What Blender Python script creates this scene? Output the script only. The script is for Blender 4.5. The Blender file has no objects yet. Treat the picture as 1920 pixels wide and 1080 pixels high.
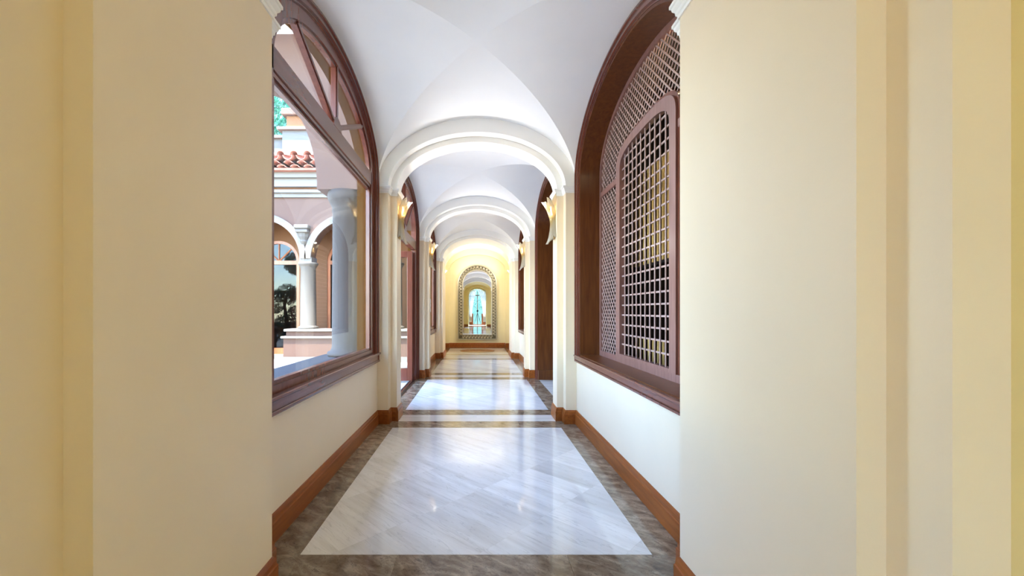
import bpy, bmesh, math, random
from mathutils import Vector, Matrix
random.seed(7)
C = bpy.context.scene.collection
PI = math.pi

# ------------------------------------------------------------------ camera, sky, sun, exposure
FPX = 780.0
cam_d = bpy.data.cameras.new('camera')
cam = bpy.data.objects.new('camera', cam_d)
C.objects.link(cam)
cam.location = (0.0075, 0.0, 1.40)
cam.rotation_euler = (PI / 2, 0, 0)
cam_d.sensor_fit = 'HORIZONTAL'
cam_d.sensor_width = 36.0
cam_d.lens = 36.0 * FPX / 1920.0
cam_d.shift_x = (960 - 895.3) / 1920.0
cam_d.shift_y = (583 - 540) / 1920.0
cam_d.clip_start = 0.01
cam_d.clip_end = 200
bpy.context.scene.camera = cam

world = bpy.data.worlds.new('world')
bpy.context.scene.world = world
world.use_nodes = True
wn = world.node_tree.nodes
wl = world.node_tree.links
wn.clear()
w_out = wn.new('ShaderNodeOutputWorld')
w_bg = wn.new('ShaderNodeBackground')
w_sky = wn.new('ShaderNodeTexSky')
w_sky.sky_type = 'NISHITA'
w_sky.sun_disc = False
w_sky.sun_elevation = math.radians(68)
w_sky.sun_rotation = math.radians(200)
w_sky.air_density = 1.0
w_sky.dust_density = 0.3
w_sky.ozone_density = 2.0
w_bg.inputs['Strength'].default_value = 2.6
wl.new(w_sky.outputs[0], w_bg.inputs['Color'])
wl.new(w_bg.outputs[0], w_out.inputs['Surface'])

sun_d = bpy.data.lights.new('sun', 'SUN')
sun_d.energy = 17.0
sun_d.angle = math.radians(0.6)
sun_d.color = (1.0, 0.95, 0.86)
sun = bpy.data.objects.new('sun', sun_d)
C.objects.link(sun)
sun_dir = Vector((-0.10, -0.33, 0.93)).normalized()
sun.rotation_euler = sun_dir.to_track_quat('Z', 'Y').to_euler()
sun.location = (-6, -8, 14)

vs = bpy.context.scene.view_settings
vs.view_transform = 'Standard'
vs.look = 'None'
vs.gamma = 1.0
vs.exposure = 0.69
vs.use_curve_mapping = False
cy = bpy.context.scene.cycles
cy.max_bounces = 10
cy.diffuse_bounces = 6
cy.glossy_bounces = 6
cy.transparent_max_bounces = 24
cy.transmission_bounces = 8
cy.sample_clamp_indirect = 6.0
cy.caustics_reflective = False
cy.caustics_refractive = False

SCONCE_W = 19.0          # watts of each wall lamp
END_W = 75.0             # watts of each hidden wall lamp added in the far bay
ROOM_W = 8.0            # unseen lamp added in the service room to light the slats
HALL_W = 9.0            # watts of each wall lamp added in the hall behind the camera

# ------------------------------------------------------------------ materials
def srgb(r, g, b):
    f = lambda c: c / 12.92 if c <= 0.04045 else ((c + 0.055) / 1.055) ** 2.4
    return (f(r / 255), f(g / 255), f(b / 255), 1.0)

def new_mat(name):
    m = bpy.data.materials.new(name)
    m.use_nodes = True
    nt = m.node_tree
    b = nt.nodes['Principled BSDF']
    return m, nt, b

def paint(name, col, rough=0.55, var=0.03, bump=0.0, scale=3.0):
    m, nt, b = new_mat(name)
    n = nt.nodes.new('ShaderNodeTexNoise')
    n.inputs['Scale'].default_value = scale
    n.inputs['Detail'].default_value = 4
    g = nt.nodes.new('ShaderNodeNewGeometry')
    nt.links.new(g.outputs['Position'], n.inputs['Vector'])
    r = nt.nodes.new('ShaderNodeValToRGB')
    r.color_ramp.elements[0].position = 0.3
    r.color_ramp.elements[1].position = 0.7
    r.color_ramp.elements[0].color = tuple(c * (1 - var) for c in col[:3]) + (1,)
    r.color_ramp.elements[1].color = tuple(min(1, c * (1 + var)) for c in col[:3]) + (1,)
    nt.links.new(n.outputs['Fac'], r.inputs['Fac'])
    nt.links.new(r.outputs['Color'], b.inputs['Base Color'])
    b.inputs['Roughness'].default_value = rough
    if bump:
        n2 = nt.nodes.new('ShaderNodeTexNoise')
        n2.inputs['Scale'].default_value = 90
        nt.links.new(g.outputs['Position'], n2.inputs['Vector'])
        bp = nt.nodes.new('ShaderNodeBump')
        bp.inputs['Strength'].default_value = bump
        bp.inputs['Distance'].default_value = 0.003
        nt.links.new(n2.outputs['Fac'], bp.inputs['Height'])
        nt.links.new(bp.outputs[0], b.inputs['Normal'])
    return m

def wood(name, dark, light, rough=0.28, axis=2, coat=0.25, spec=0.5):
    m, nt, b = new_mat(name)
    g = nt.nodes.new('ShaderNodeNewGeometry')
    mp = nt.nodes.new('ShaderNodeMapping')
    sc = [14.0, 14.0, 14.0]
    sc[axis] = 1.2
    mp.inputs['Scale'].default_value = sc
    nt.links.new(g.outputs['Position'], mp.inputs['Vector'])
    n = nt.nodes.new('ShaderNodeTexNoise')
    n.inputs['Scale'].default_value = 2.0
    n.inputs['Detail'].default_value = 6
    n.inputs['Distortion'].default_value = 0.4
    nt.links.new(mp.outputs[0], n.inputs['Vector'])
    r = nt.nodes.new('ShaderNodeValToRGB')
    r.color_ramp.elements[0].position = 0.3
    r.color_ramp.elements[1].position = 0.72
    r.color_ramp.elements[0].color = dark
    r.color_ramp.elements[1].color = light
    nt.links.new(n.outputs['Fac'], r.inputs['Fac'])
    nt.links.new(r.outputs['Color'], b.inputs['Base Color'])
    b.inputs['Roughness'].default_value = rough
    b.inputs['Coat Weight'].default_value = coat
    b.inputs['Specular IOR Level'].default_value = spec
    b.inputs['Coat Roughness'].default_value = 0.2
    return m

def stone(name, c0, c1, c2, rot=0.0, stretch=(1, 1, 1), scale=3.0, rough=0.09, vein=0.0, tilevar=0.12, spec=0.5):
    """polished stone: cloudy ground, streaks along one direction, thin dark veins, each piece a little different"""
    m, nt, b = new_mat(name)
    L = nt.links
    g = nt.nodes.new('ShaderNodeNewGeometry')
    oi = nt.nodes.new('ShaderNodeObjectInfo')
    off = nt.nodes.new('ShaderNodeVectorMath'); off.operation = 'SCALE'
    off.inputs[0].default_value = (7.3, 3.1, 5.7)
    L.new(oi.outputs['Random'], off.inputs['Scale'])
    add = nt.nodes.new('ShaderNodeVectorMath'); add.operation = 'ADD'
    L.new(g.outputs['Position'], add.inputs[0]); L.new(off.outputs[0], add.inputs[1])
    rt = nt.nodes.new('ShaderNodeVectorRotate'); rt.rotation_type = 'Z_AXIS'
    rt.inputs['Angle'].default_value = rot
    L.new(add.outputs[0], rt.inputs['Vector'])
    mp = nt.nodes.new('ShaderNodeMapping')
    mp.inputs['Scale'].default_value = stretch
    L.new(rt.outputs[0], mp.inputs['Vector'])
    n = nt.nodes.new('ShaderNodeTexNoise')
    n.inputs['Scale'].default_value = scale
    n.inputs['Detail'].default_value = 9
    n.inputs['Roughness'].default_value = 0.62
    n.inputs['Distortion'].default_value = 0.5
    L.new(mp.outputs[0], n.inputs['Vector'])
    r = nt.nodes.new('ShaderNodeValToRGB')
    e = r.color_ramp.elements
    e[0].position = 0.28; e[0].color = c0
    e[1].position = 0.72; e[1].color = c2
    e2 = r.color_ramp.elements.new(0.5); e2.color = c1
    L.new(n.outputs['Fac'], r.inputs['Fac'])
    col = r.outputs['Color']
    if vein:
        n2 = nt.nodes.new('ShaderNodeTexNoise')
        n2.inputs['Scale'].default_value = scale * 1.7
        n2.inputs['Detail'].default_value = 5
        n2.inputs['Distortion'].default_value = 1.0
        L.new(mp.outputs[0], n2.inputs['Vector'])
        r2 = nt.nodes.new('ShaderNodeValToRGB')
        q = r2.color_ramp.elements
        q[0].position = 0.485; q[0].color = (1, 1, 1, 1)
        q[1].position = 0.515; q[1].color = (1, 1, 1, 1)
        k = r2.color_ramp.elements.new(0.5); k.color = (1 - vein, 1 - vein, 1 - vein, 1)
        L.new(n2.outputs['Fac'], r2.inputs['Fac'])
        mx = nt.nodes.new('ShaderNodeMix'); mx.data_type = 'RGBA'; mx.blend_type = 'MULTIPLY'
        mx.inputs[0].default_value = 1.0
        L.new(col, mx.inputs[6]); L.new(r2.outputs['Color'], mx.inputs[7])
        col = mx.outputs[2]
    hv = nt.nodes.new('ShaderNodeHueSaturation')
    ma = nt.nodes.new('ShaderNodeMapRange')
    ma.inputs['To Min'].default_value = 1 - tilevar
    ma.inputs['To Max'].default_value = 1 + tilevar * 0.4
    L.new(oi.outputs['Random'], ma.inputs['Value'])
    L.new(ma.outputs[0], hv.inputs['Value'])
    L.new(col, hv.inputs['Color'])
    L.new(hv.outputs['Color'], b.inputs['Base Color'])
    b.inputs['Roughness'].default_value = rough
    b.inputs['Specular IOR Level'].default_value = spec
    return m

def metal(name, col, rough=0.3):
    m, nt, b = new_mat(name)
    n = nt.nodes.new('ShaderNodeTexNoise'); n.inputs['Scale'].default_value = 40
    r = nt.nodes.new('ShaderNodeValToRGB')
    r.color_ramp.elements[0].color = tuple(c * 0.7 for c in col[:3]) + (1,)
    r.color_ramp.elements[1].color = col
    nt.links.new(n.outputs['Fac'], r.inputs['Fac'])
    nt.links.new(r.outputs['Color'], b.inputs['Base Color'])
    b.inputs['Metallic'].default_value = 1.0
    b.inputs['Roughness'].default_value = rough
    return m

def pane_mat(name, tint=(0.95, 0.97, 0.97, 1), base=0.03, gain=0.42):
    m = bpy.data.materials.new(name); m.use_nodes = True
    nt = m.node_tree; nt.nodes.clear(); L = nt.links
    out = nt.nodes.new('ShaderNodeOutputMaterial')
    mix = nt.nodes.new('ShaderNodeMixShader')
    tr = nt.nodes.new('ShaderNodeBsdfTransparent'); tr.inputs[0].default_value = tint
    gl = nt.nodes.new('ShaderNodeBsdfGlossy'); gl.inputs['Roughness'].default_value = 0.0
    lw = nt.nodes.new('ShaderNodeLayerWeight'); lw.inputs['Blend'].default_value = 0.5
    pw = nt.nodes.new('ShaderNodeMath'); pw.operation = 'POWER'; pw.inputs[1].default_value = 5.0
    L.new(lw.outputs['Facing'], pw.inputs[0])
    mr = nt.nodes.new('ShaderNodeMath'); mr.operation = 'MULTIPLY_ADD'
    mr.inputs[1].default_value = gain; mr.inputs[2].default_value = base
    L.new(pw.outputs[0], mr.inputs[0])
    L.new(mr.outputs[0], mix.inputs[0]); L.new(tr.outputs[0], mix.inputs[1]); L.new(gl.outputs[0], mix.inputs[2])
    L.new(mix.outputs[0], out.inputs['Surface'])
    return m

def emit_mat(name, col, strength):
    m, nt, b = new_mat(name)
    b.inputs['Base Color'].default_value = col
    b.inputs['Emission Color'].default_value = col
    b.inputs['Emission Strength'].default_value = strength
    return m

def sheer(name, col, transp=0.35, transl=0.5):
    """thin cloth or cast glass: diffuse, translucent and partly see-through"""
    m = bpy.data.materials.new(name); m.use_nodes = True
    nt = m.node_tree; nt.nodes.clear(); L = nt.links
    out = nt.nodes.new('ShaderNodeOutputMaterial')
    d = nt.nodes.new('ShaderNodeBsdfDiffuse'); d.inputs[0].default_value = col
    t = nt.nodes.new('ShaderNodeBsdfTranslucent'); t.inputs[0].default_value = col
    p = nt.nodes.new('ShaderNodeBsdfTransparent'); p.inputs[0].default_value = tuple(0.5 + 0.5 * c for c in col[:3]) + (1,)
    g = nt.nodes.new('ShaderNodeBsdfGlossy'); g.inputs['Roughness'].default_value = 0.15
    m1 = nt.nodes.new('ShaderNodeMixShader'); m1.inputs[0].default_value = transl
    m2 = nt.nodes.new('ShaderNodeMixShader'); m2.inputs[0].default_value = transp
    m3 = nt.nodes.new('ShaderNodeMixShader'); m3.inputs[0].default_value = 0.06
    L.new(d.outputs[0], m1.inputs[1]); L.new(t.outputs[0], m1.inputs[2])
    L.new(m1.outputs[0], m2.inputs[1]); L.new(p.outputs[0], m2.inputs[2])
    L.new(m2.outputs[0], m3.inputs[1]); L.new(g.outputs[0], m3.inputs[2])
    L.new(m3.outputs[0], out.inputs['Surface'])
    return m

M = {}
M['wall'] = paint('wall_paint', (0.81, 0.675, 0.49, 1), 0.5, 0.015, bump=0.08)
M['wall_y'] = paint('yellow_wall_paint', (0.77, 0.63, 0.31, 1), 0.5, 0.02, bump=0.08)
M['wall_end'] = paint('pale_yellow_wall_paint', (0.80, 0.70, 0.44, 1), 0.5, 0.02, bump=0.08)
M['vault'] = paint('vault_plaster', (0.92, 0.92, 0.92, 1), 0.6, 0.01)
M['arch'] = paint('arch_plaster', (0.88, 0.86, 0.82, 1), 0.55, 0.01)
M['wood'] = wood('mahogany', (0.125, 0.035, 0.021, 1), (0.185, 0.055, 0.033, 1), 0.26)
M['wood_y'] = wood('mahogany_rails', (0.125, 0.035, 0.021, 1), (0.185, 0.055, 0.033, 1), 0.26, axis=1)
M['wood_jamb'] = wood('mahogany_panel', (0.080, 0.022, 0.006, 1), (0.145, 0.046, 0.011, 1), 0.3, axis=2, coat=0.1, spec=0.3)
M['base'] = wood('baseboard_wood', (0.21, 0.053, 0.010, 1), (0.35, 0.105, 0.020, 1), 0.32, axis=1, coat=0.0, spec=0.25)
M['lattice'] = wood('lattice_frame_wood', (0.20, 0.095, 0.080, 1), (0.30, 0.155, 0.135, 1), 0.3)
M['lattice_bar'] = wood('lattice_bar_sheen_wood', (0.36, 0.24, 0.22, 1), (0.46, 0.33, 0.31, 1), 0.3)  # same wood as the frame, lightened: window sheen put into the colour
M['marble'] = stone('pale_marble', (0.63, 0.61, 0.58, 1), (0.755, 0.745, 0.725, 1), (0.83, 0.825, 0.81, 1), rot=PI / 4,
                    stretch=(0.55, 5.0, 1), scale=2.2, rough=0.065, vein=0.20, tilevar=0.16)
M['marble_strip'] = stone('pale_marble_strip', (0.62, 0.59, 0.55, 1), (0.72, 0.70, 0.665, 1), (0.79, 0.77, 0.74, 1), rot=0.0,
                    stretch=(0.5, 4.0, 1), scale=2.0, rough=0.075, vein=0.08, tilevar=0.06)
M['brown'] = stone('brown_stone', (0.085, 0.055, 0.034, 1), (0.25, 0.185, 0.125, 1), (0.46, 0.375, 0.28, 1), rot=0.6,
                   stretch=(1, 2.0, 1), scale=7.0, rough=0.10, vein=0.6, tilevar=0.22)
M['tan'] = stone('tan_stone', (0.36, 0.24, 0.13, 1), (0.46, 0.32, 0.18, 1), (0.56, 0.42, 0.26, 1), scale=4, rough=0.08, tilevar=0.05)
M['grout'] = paint('grout', (0.55, 0.52, 0.48, 1), 0.8)
M['glass'] = pane_mat('window_glass')
M['door_glass'] = pane_mat('dark_door_glass', (0.4, 0.45, 0.47, 1), 0.03, 0.3)
M['mirror'], _nt, _b = new_mat('mirror_silver')
_b.inputs['Base Color'].default_value = (0.93, 0.94, 0.95, 1); _b.inputs['Metallic'].default_value = 1.0
_b.inputs['Roughness'].default_value = 0.0
M['silver'] = metal('aged_silver_gilt', (0.66, 0.60, 0.46, 1), 0.32)
M['silver_dk'] = metal('aged_silver_ground', (0.16, 0.14, 0.10, 1), 0.45)
M['gold'] = metal('brass', (0.80, 0.58, 0.24, 1), 0.25)
M['chrome'] = metal('chrome', (0.75, 0.76, 0.78, 1), 0.15)
M['lampglass'] = sheer('amber_cast_glass', (0.93, 0.78, 0.50, 1), 0.45, 0.35)
def lamp_glass():
    m = sheer('ribbed_amber_glass', (0.93, 0.80, 0.55, 1), 0.42, 0.35)
    nt = m.node_tree; L = nt.links
    tc = nt.nodes.new('ShaderNodeTexCoord')
    sp = nt.nodes.new('ShaderNodeSeparateXYZ'); L.new(tc.outputs['Object'], sp.inputs[0])
    mr = nt.nodes.new('ShaderNodeMapRange'); mr.inputs['From Min'].default_value = -0.28; mr.inputs['From Max'].default_value = 0.28
    L.new(sp.outputs['Z'], mr.inputs['Value'])
    r = nt.nodes.new('ShaderNodeValToRGB')
    e = r.color_ramp.elements
    e[0].position = 0.0; e[0].color = (0.93, 0.90, 0.82, 1)
    e[1].position = 1.0; e[1].color = (0.95, 0.90, 0.78, 1)
    for p, c in ((0.30, (0.90, 0.80, 0.58, 1)), (0.52, (0.86, 0.62, 0.22, 1)), (0.68, (0.94, 0.80, 0.50, 1))):
        q = e.new(p); q.color = c
    L.new(mr.outputs[0], r.inputs['Fac'])
    w = nt.nodes.new('ShaderNodeTexWave'); w.wave_type = 'BANDS'; w.bands_direction = 'Y'
    w.inputs['Scale'].default_value = 38; w.inputs['Distortion'].default_value = 0.5
    L.new(tc.outputs['Object'], w.inputs['Vector'])
    bp = nt.nodes.new('ShaderNodeBump'); bp.inputs['Strength'].default_value = 0.9; bp.inputs['Distance'].default_value = 0.006
    L.new(w.outputs['Fac'], bp.inputs['Height'])
    for n in nt.nodes:
        if n.type in ('BSDF_DIFFUSE', 'BSDF_TRANSLUCENT'):
            L.new(r.outputs['Color'], n.inputs['Color']); L.new(bp.outputs[0], n.inputs['Normal'])
        if n.type == 'BSDF_GLOSSY': L.new(bp.outputs[0], n.inputs['Normal'])
    return m
M['leafglass'] = lamp_glass()
M['bulb'] = emit_mat('lamp_bulb', (1.0, 0.86, 0.60, 1), 30.0)
M['white_pl'] = paint('white_plastic', (0.8, 0.8, 0.77, 1), 0.35)
M['black'] = paint('black_plastic', (0.015, 0.015, 0.017, 1), 0.4)
M['curtain'] = sheer('white_sheer_cloth', (0.92, 0.92, 0.90, 1), 0.2, 0.6)
M['dark_room'] = paint('unlit_room_dark', (0.014, 0.006, 0.004, 1), 0.6)  # near-black: gloom of the unlit rooms put into the wall colour
M['gild'] = paint('gilt_slat_paint', (0.85, 0.58, 0.20, 1), 0.4)
M['peach'] = paint('peach_stucco', (0.15, 0.06, 0.018, 1), 0.8, 0.03)  # courtyard stucco, trim, stone: darker than in life, dimmer daylight put into colour
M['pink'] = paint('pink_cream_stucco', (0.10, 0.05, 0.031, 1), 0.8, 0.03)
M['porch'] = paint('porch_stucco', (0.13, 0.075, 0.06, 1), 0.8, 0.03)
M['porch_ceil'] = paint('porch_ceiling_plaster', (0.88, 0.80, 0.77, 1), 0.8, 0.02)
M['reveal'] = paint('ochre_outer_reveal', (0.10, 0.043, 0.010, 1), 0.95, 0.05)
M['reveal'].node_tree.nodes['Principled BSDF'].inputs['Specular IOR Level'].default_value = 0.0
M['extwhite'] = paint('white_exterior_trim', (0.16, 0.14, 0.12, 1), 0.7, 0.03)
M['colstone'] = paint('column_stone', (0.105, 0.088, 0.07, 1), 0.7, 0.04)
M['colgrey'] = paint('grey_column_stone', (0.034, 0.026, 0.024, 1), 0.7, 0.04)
M['ledge'] = paint('slate_ledge', (0.03, 0.034, 0.042, 1), 0.5, 0.1, scale=12)
M['pave'] = paint('courtyard_gravel', (0.30, 0.285, 0.26, 1), 0.9, 0.25, bump=0.4, scale=30)
M['extwood'] = wood('orange_door_wood', (0.26, 0.075, 0.024, 1), (0.40, 0.13, 0.045, 1), 0.35, axis=2)
M['terracotta'] = paint('terracotta', (0.34, 0.12, 0.075, 1), 0.8, 0.2, scale=10)
M['parapet'] = paint('parapet_plaster', (0.09, 0.09, 0.085, 1), 0.8, 0.05)
M['bark'] = paint('bark', (0.10, 0.065, 0.04, 1), 0.9, 0.3, scale=20)
M['leaf'] = sheer('green_leaves', (0.045, 0.20, 0.13, 1), 0.0, 0.35)
M['hedge'] = sheer('pale_hedge_leaves', (0.22, 0.44, 0.38, 1), 0.0, 0.35)
M['leaf2'] = sheer('dark_green_leaves', (0.055, 0.13, 0.06, 1), 0.0, 0.3)
M['roofslab'] = paint('roof_concrete', (0.4, 0.38, 0.36, 1), 0.9)
M['track'] = metal('bronze_track', (0.10, 0.085, 0.075, 1), 0.35)

# ------------------------------------------------------------------ helpers
WL = {}

def wloc(p):
    return WL.get(p.name, Vector((0, 0, 0))) if p else Vector((0, 0, 0))

def tag(o, label=None, cat=None, group=None, kind=None):
    if label: o['label'] = label
    if cat: o['category'] = cat
    if group: o['group'] = group
    if kind: o['kind'] = kind
    return o

def thing(name, label, cat, loc=(0, 0, 0), group=None, kind=None):
    o = bpy.data.objects.new(name, None)
    C.objects.link(o)
    o.empty_display_size = 0.1
    o.location = loc
    WL[o.name] = Vector(loc)
    return tag(o, label, cat, group, kind)

def link(name, me, parent=None, loc=None, rot=None, scale=None):
    o = bpy.data.objects.new(name, me)
    C.objects.link(o)
    base = Vector(loc) if loc is not None else Vector((0, 0, 0))
    if parent is not None:
        o.parent = parent
    o.location = base - wloc(parent)
    if rot is not None: o.rotation_euler = rot
    if scale is not None: o.scale = scale
    WL[o.name] = base
    return o

def mk(name, verts, faces, mat, parent=None, smooth=False, recalc=True):
    me = bpy.data.meshes.new(name)
    me.from_pydata([tuple(v) for v in verts], [], faces)
    if recalc:
        bm = bmesh.new(); bm.from_mesh(me)
        bmesh.ops.recalc_face_normals(bm, faces=bm.faces)
        bm.to_mesh(me); bm.free()
    me.materials.append(M[mat] if isinstance(mat, str) else mat)
    if smooth:
        for p in me.polygons: p.use_smooth = True
    me.update()
    return link(name, me, parent)

BOXF = [(0, 1, 3, 2), (4, 6, 7, 5), (0, 4, 5, 1), (2, 3, 7, 6), (0, 2, 6, 4), (1, 5, 7, 3)]

class MB:
    def __init__(self):
        self.v = []; self.f = []
    def add(self, v, f):
        o = len(self.v)
        self.v += [tuple(p) for p in v]
        self.f += [tuple(i + o for i in q) for q in f]
        return self
    def box(self, x0, x1, y0, y1, z0, z1):
        return self.add([(x, y, z) for x in (x0, x1) for y in (y0, y1) for z in (z0, z1)], BOXF)
    def cham(self, x0, x1, y0, y1, z0, z1, c=0.004):
        """box with chamfered long edges (eight-sided in every silhouette)"""
        bm = bmesh.new()
        vs_ = [bm.verts.new(p) for p in [(x, y, z) for x in (x0, x1) for y in (y0, y1) for z in (z0, z1)]]
        for f in BOXF: bm.faces.new([vs_[i] for i in f])
        bmesh.ops.recalc_face_normals(bm, faces=bm.faces)
        c = min(c, 0.3 * min(abs(x1 - x0), abs(y1 - y0), abs(z1 - z0)))
        bmesh.ops.bevel(bm, geom=list(bm.edges), offset=c, segments=1, affect='EDGES')
        bm.verts.index_update()
        self.add([v.co for v in bm.verts], [[v.index for v in f.verts] for f in bm.faces])
        bm.free()
        return self
    def lathe(self, cx, cy, prof, n=32, a0=0.0, a1=2 * PI):
        full = abs(a1 - a0 - 2 * PI) < 1e-6
        m = n if full else n + 1
        v = []
        for r, z in prof:
            for k in range(m):
                a = a0 + (a1 - a0) * k / n
                v.append((cx + r * math.cos(a), cy + r * math.sin(a), z))
        f = []
        for i in range(len(prof) - 1):
            for k in range(n):
                k2 = (k + 1) % m if full else k + 1
                f.append((i * m + k, i * m + k2, (i + 1) * m + k2, (i + 1) * m + k))
        if full:
            f.append(tuple(range(m - 1, -1, -1)))
            f.append(tuple((len(prof) - 1) * m + k for k in range(m)))
        return self.add(v, f)
    def tube(self, pts, r, n=8):
        pts = [Vector(p) for p in pts]
        v = []; f = []
        for i, p in enumerate(pts):
            d = (pts[min(i + 1, len(pts) - 1)] - pts[max(i - 1, 0)]).normalized()
            up = Vector((0, 0, 1)) if abs(d.z) < 0.9 else Vector((1, 0, 0))
            s = d.cross(up).normalized(); t = s.cross(d)
            rr = r[i] if isinstance(r, (list, tuple)) else r
            for k in range(n):
                a = 2 * PI * k / n
                v.append(p + s * (rr * math.cos(a)) + t * (rr * math.sin(a)))
        for i in range(len(pts) - 1):
            for k in range(n):
                f.append((i * n + k, i * n + (k + 1) % n, (i + 1) * n + (k + 1) % n, (i + 1) * n + k))
        f.append(tuple(range(n))); f.append(tuple((len(pts) - 1) * n + k for k in range(n)))
        return self.add(v, f)
    def build(self, name, mat, parent=None, smooth=False):
        return mk(name, self.v, self.f, mat, parent, smooth)

def box(name, x0, x1, y0, y1, z0, z1, mat, parent=None, c=0.0):
    b = MB()
    if c: b.cham(x0, x1, y0, y1, z0, z1, c)
    else: b.box(x0, x1, y0, y1, z0, z1)
    return b.build(name, mat, parent)

def autosmooth(o, deg=35):
    for p in o.data.polygons: p.use_smooth = True
    bm = bmesh.new(); bm.from_mesh(o.data)
    for e in bm.edges:
        if len(e.link_faces) == 2 and e.calc_face_angle(0) > math.radians(deg):
            e.smooth = False
    bm.to_mesh(o.data); bm.free()
    return o

def prism_yz(poly, x0, x1):
    """polygon of (y, z) between two x planes"""
    n = len(poly)
    v = [(x0, y, z) for y, z in poly] + [(x1, y, z) for y, z in poly]
    f = [tuple(range(n)), tuple(range(2 * n - 1, n - 1, -1))]
    f += [(i, (i + 1) % n, n + (i + 1) % n, n + i) for i in range(n)]
    return v, f

def prism_xz(poly, y0, y1):
    n = len(poly)
    v = [(x, y0, z) for x, z in poly] + [(x, y1, z) for x, z in poly]
    f = [tuple(range(n)), tuple(range(2 * n - 1, n - 1, -1))]
    f += [(i, (i + 1) % n, n + (i + 1) % n, n + i) for i in range(n)]
    return v, f

def prism_xy(poly, z0, z1):
    n = len(poly)
    v = [(x, y, z0) for x, y in poly] + [(x, y, z1) for x, y in poly]
    f = [tuple(range(n)), tuple(range(2 * n - 1, n - 1, -1))]
    f += [(i, (i + 1) % n, n + (i + 1) % n, n + i) for i in range(n)]
    return v, f

# ------------------------------------------------------------------ layout numbers
W = 1.235          # wall
X1 = 1.10          # first step of a pier
X2 = 1.02          # second step of a pier
SPR = 2.945        # springing
CROWN = 3.79
BAYS = [(2.225, 5.155), (5.725, 8.655), (9.225, 12.155)]
PIERS = [(0.957, 1.112, 2.080, 2.225), (5.155, 5.300, 5.580, 5.725), (8.655, 8.800, 9.080, 9.225), (12.155, 12.300, 13.300, 13.450)]
Y_END = 16.0
Y_BACK = -6.0
TOP = 4.30

# ------------------------------------------------------------------ ceiling: groin vaults and cross arches
ceiling = thing('ceiling', 'white plaster groin vaults and stepped cross arches over the corridor', 'ceiling', (0, 7, SPR), kind='structure')

def vault(y0, y1, mat='vault', n=22, m=20):
    yc, b = (y0 + y1) / 2, (y1 - y0) / 2
    H = CROWN - SPR
    for name, along, sg in (('vault_cell', 'y', 1), ('vault_cell', 'y', -1), ('vault_cell', 'x', 1), ('vault_cell', 'x', -1)):
        v = []; f = []
        for i in range(n + 1):
            ph = (PI / 2) * i / n
            for j in range(m + 1):
                th = ph * (2.0 * j / m - 1)
                z = SPR + H * math.cos(th)
                p, q = math.sin(ph) * sg, math.sin(th)
                if along == 'y': v.append((W * q, yc + b * p, z))
                else: v.append((W * p, yc + b * q, z))
        for i in range(n):
            for j in range(m):
                a = i * (m + 1) + j
                q = (a, a + 1, a + m + 2, a + m + 1)
                if i == 0: q = (0, a + m + 2, a + m + 1)
                f.append(q)
        o = mk(name, v, f, mat, ceiling, smooth=True)

for y0, y1 in BAYS: vault(y0, y1)
vault(13.45, Y_END - 0.15)
vault(-2.5, 0.957, 'wall_y')
vault(Y_BACK, -2.5, 'wall_y')

def cross_arch(a, rise, y0, y1, mat='arch', parent=None, n=48):
    pts = [(a * math.cos(PI - PI * i / n), SPR + rise * math.sin(PI * i / n)) for i in range(n + 1)]
    v = []; f = []
    for y in (y0, y1):
        v += [(x, y, z) for x, z in pts]
        v += [(x * W / a, y, TOP - 0.1) for x, z in pts]
    k = n + 1
    for i in range(n):
        f.append((i, i + 1, k + i + 1, k + i))
        f.append((2 * k + i, 3 * k + i, 3 * k + i + 1, 2 * k + i + 1))
        f.append((i, 2 * k + i, 2 * k + i + 1, i + 1))
    for i, sg in ((0, -1), (n, 1)):
        q = len(v)
        v += [(sg * W, y0, SPR), (sg * W, y1, SPR)]
        f += [(i, k + i, q), (2 * k + i, q + 1, 3 * k + i), (i, q, q + 1, 2 * k + i)]
    return autosmooth(mk('cross_arch', v, f, mat, parent or ceiling), 40)

for a, b, c, d in PIERS:
    cross_arch(X1, 0.675, a, d)
    cross_arch(X2, 0.610, b, c)
cross_arch(1.083, 0.60, Y_END - 0.15, Y_END, 'wall_end')
roof = box('roof', -1.52, 3.3, Y_BACK - 2.6, Y_END + 0.2, TOP, TOP + 0.15, 'roofslab')
box('eave', -2.3, -1.52, 5.95, Y_END + 0.2, TOP, TOP + 0.12, 'roofslab', roof)
tag(roof, 'flat concrete roof slab above the corridor vaults', 'roof', kind='structure')

# ------------------------------------------------------------------ walls
def arch_z(P, u):
    h, z0, zs, za = P
    t = max(0.0, 1 - (u / h) ** 2)
    return zs + (za - zs) * math.sqrt(t)

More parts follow.
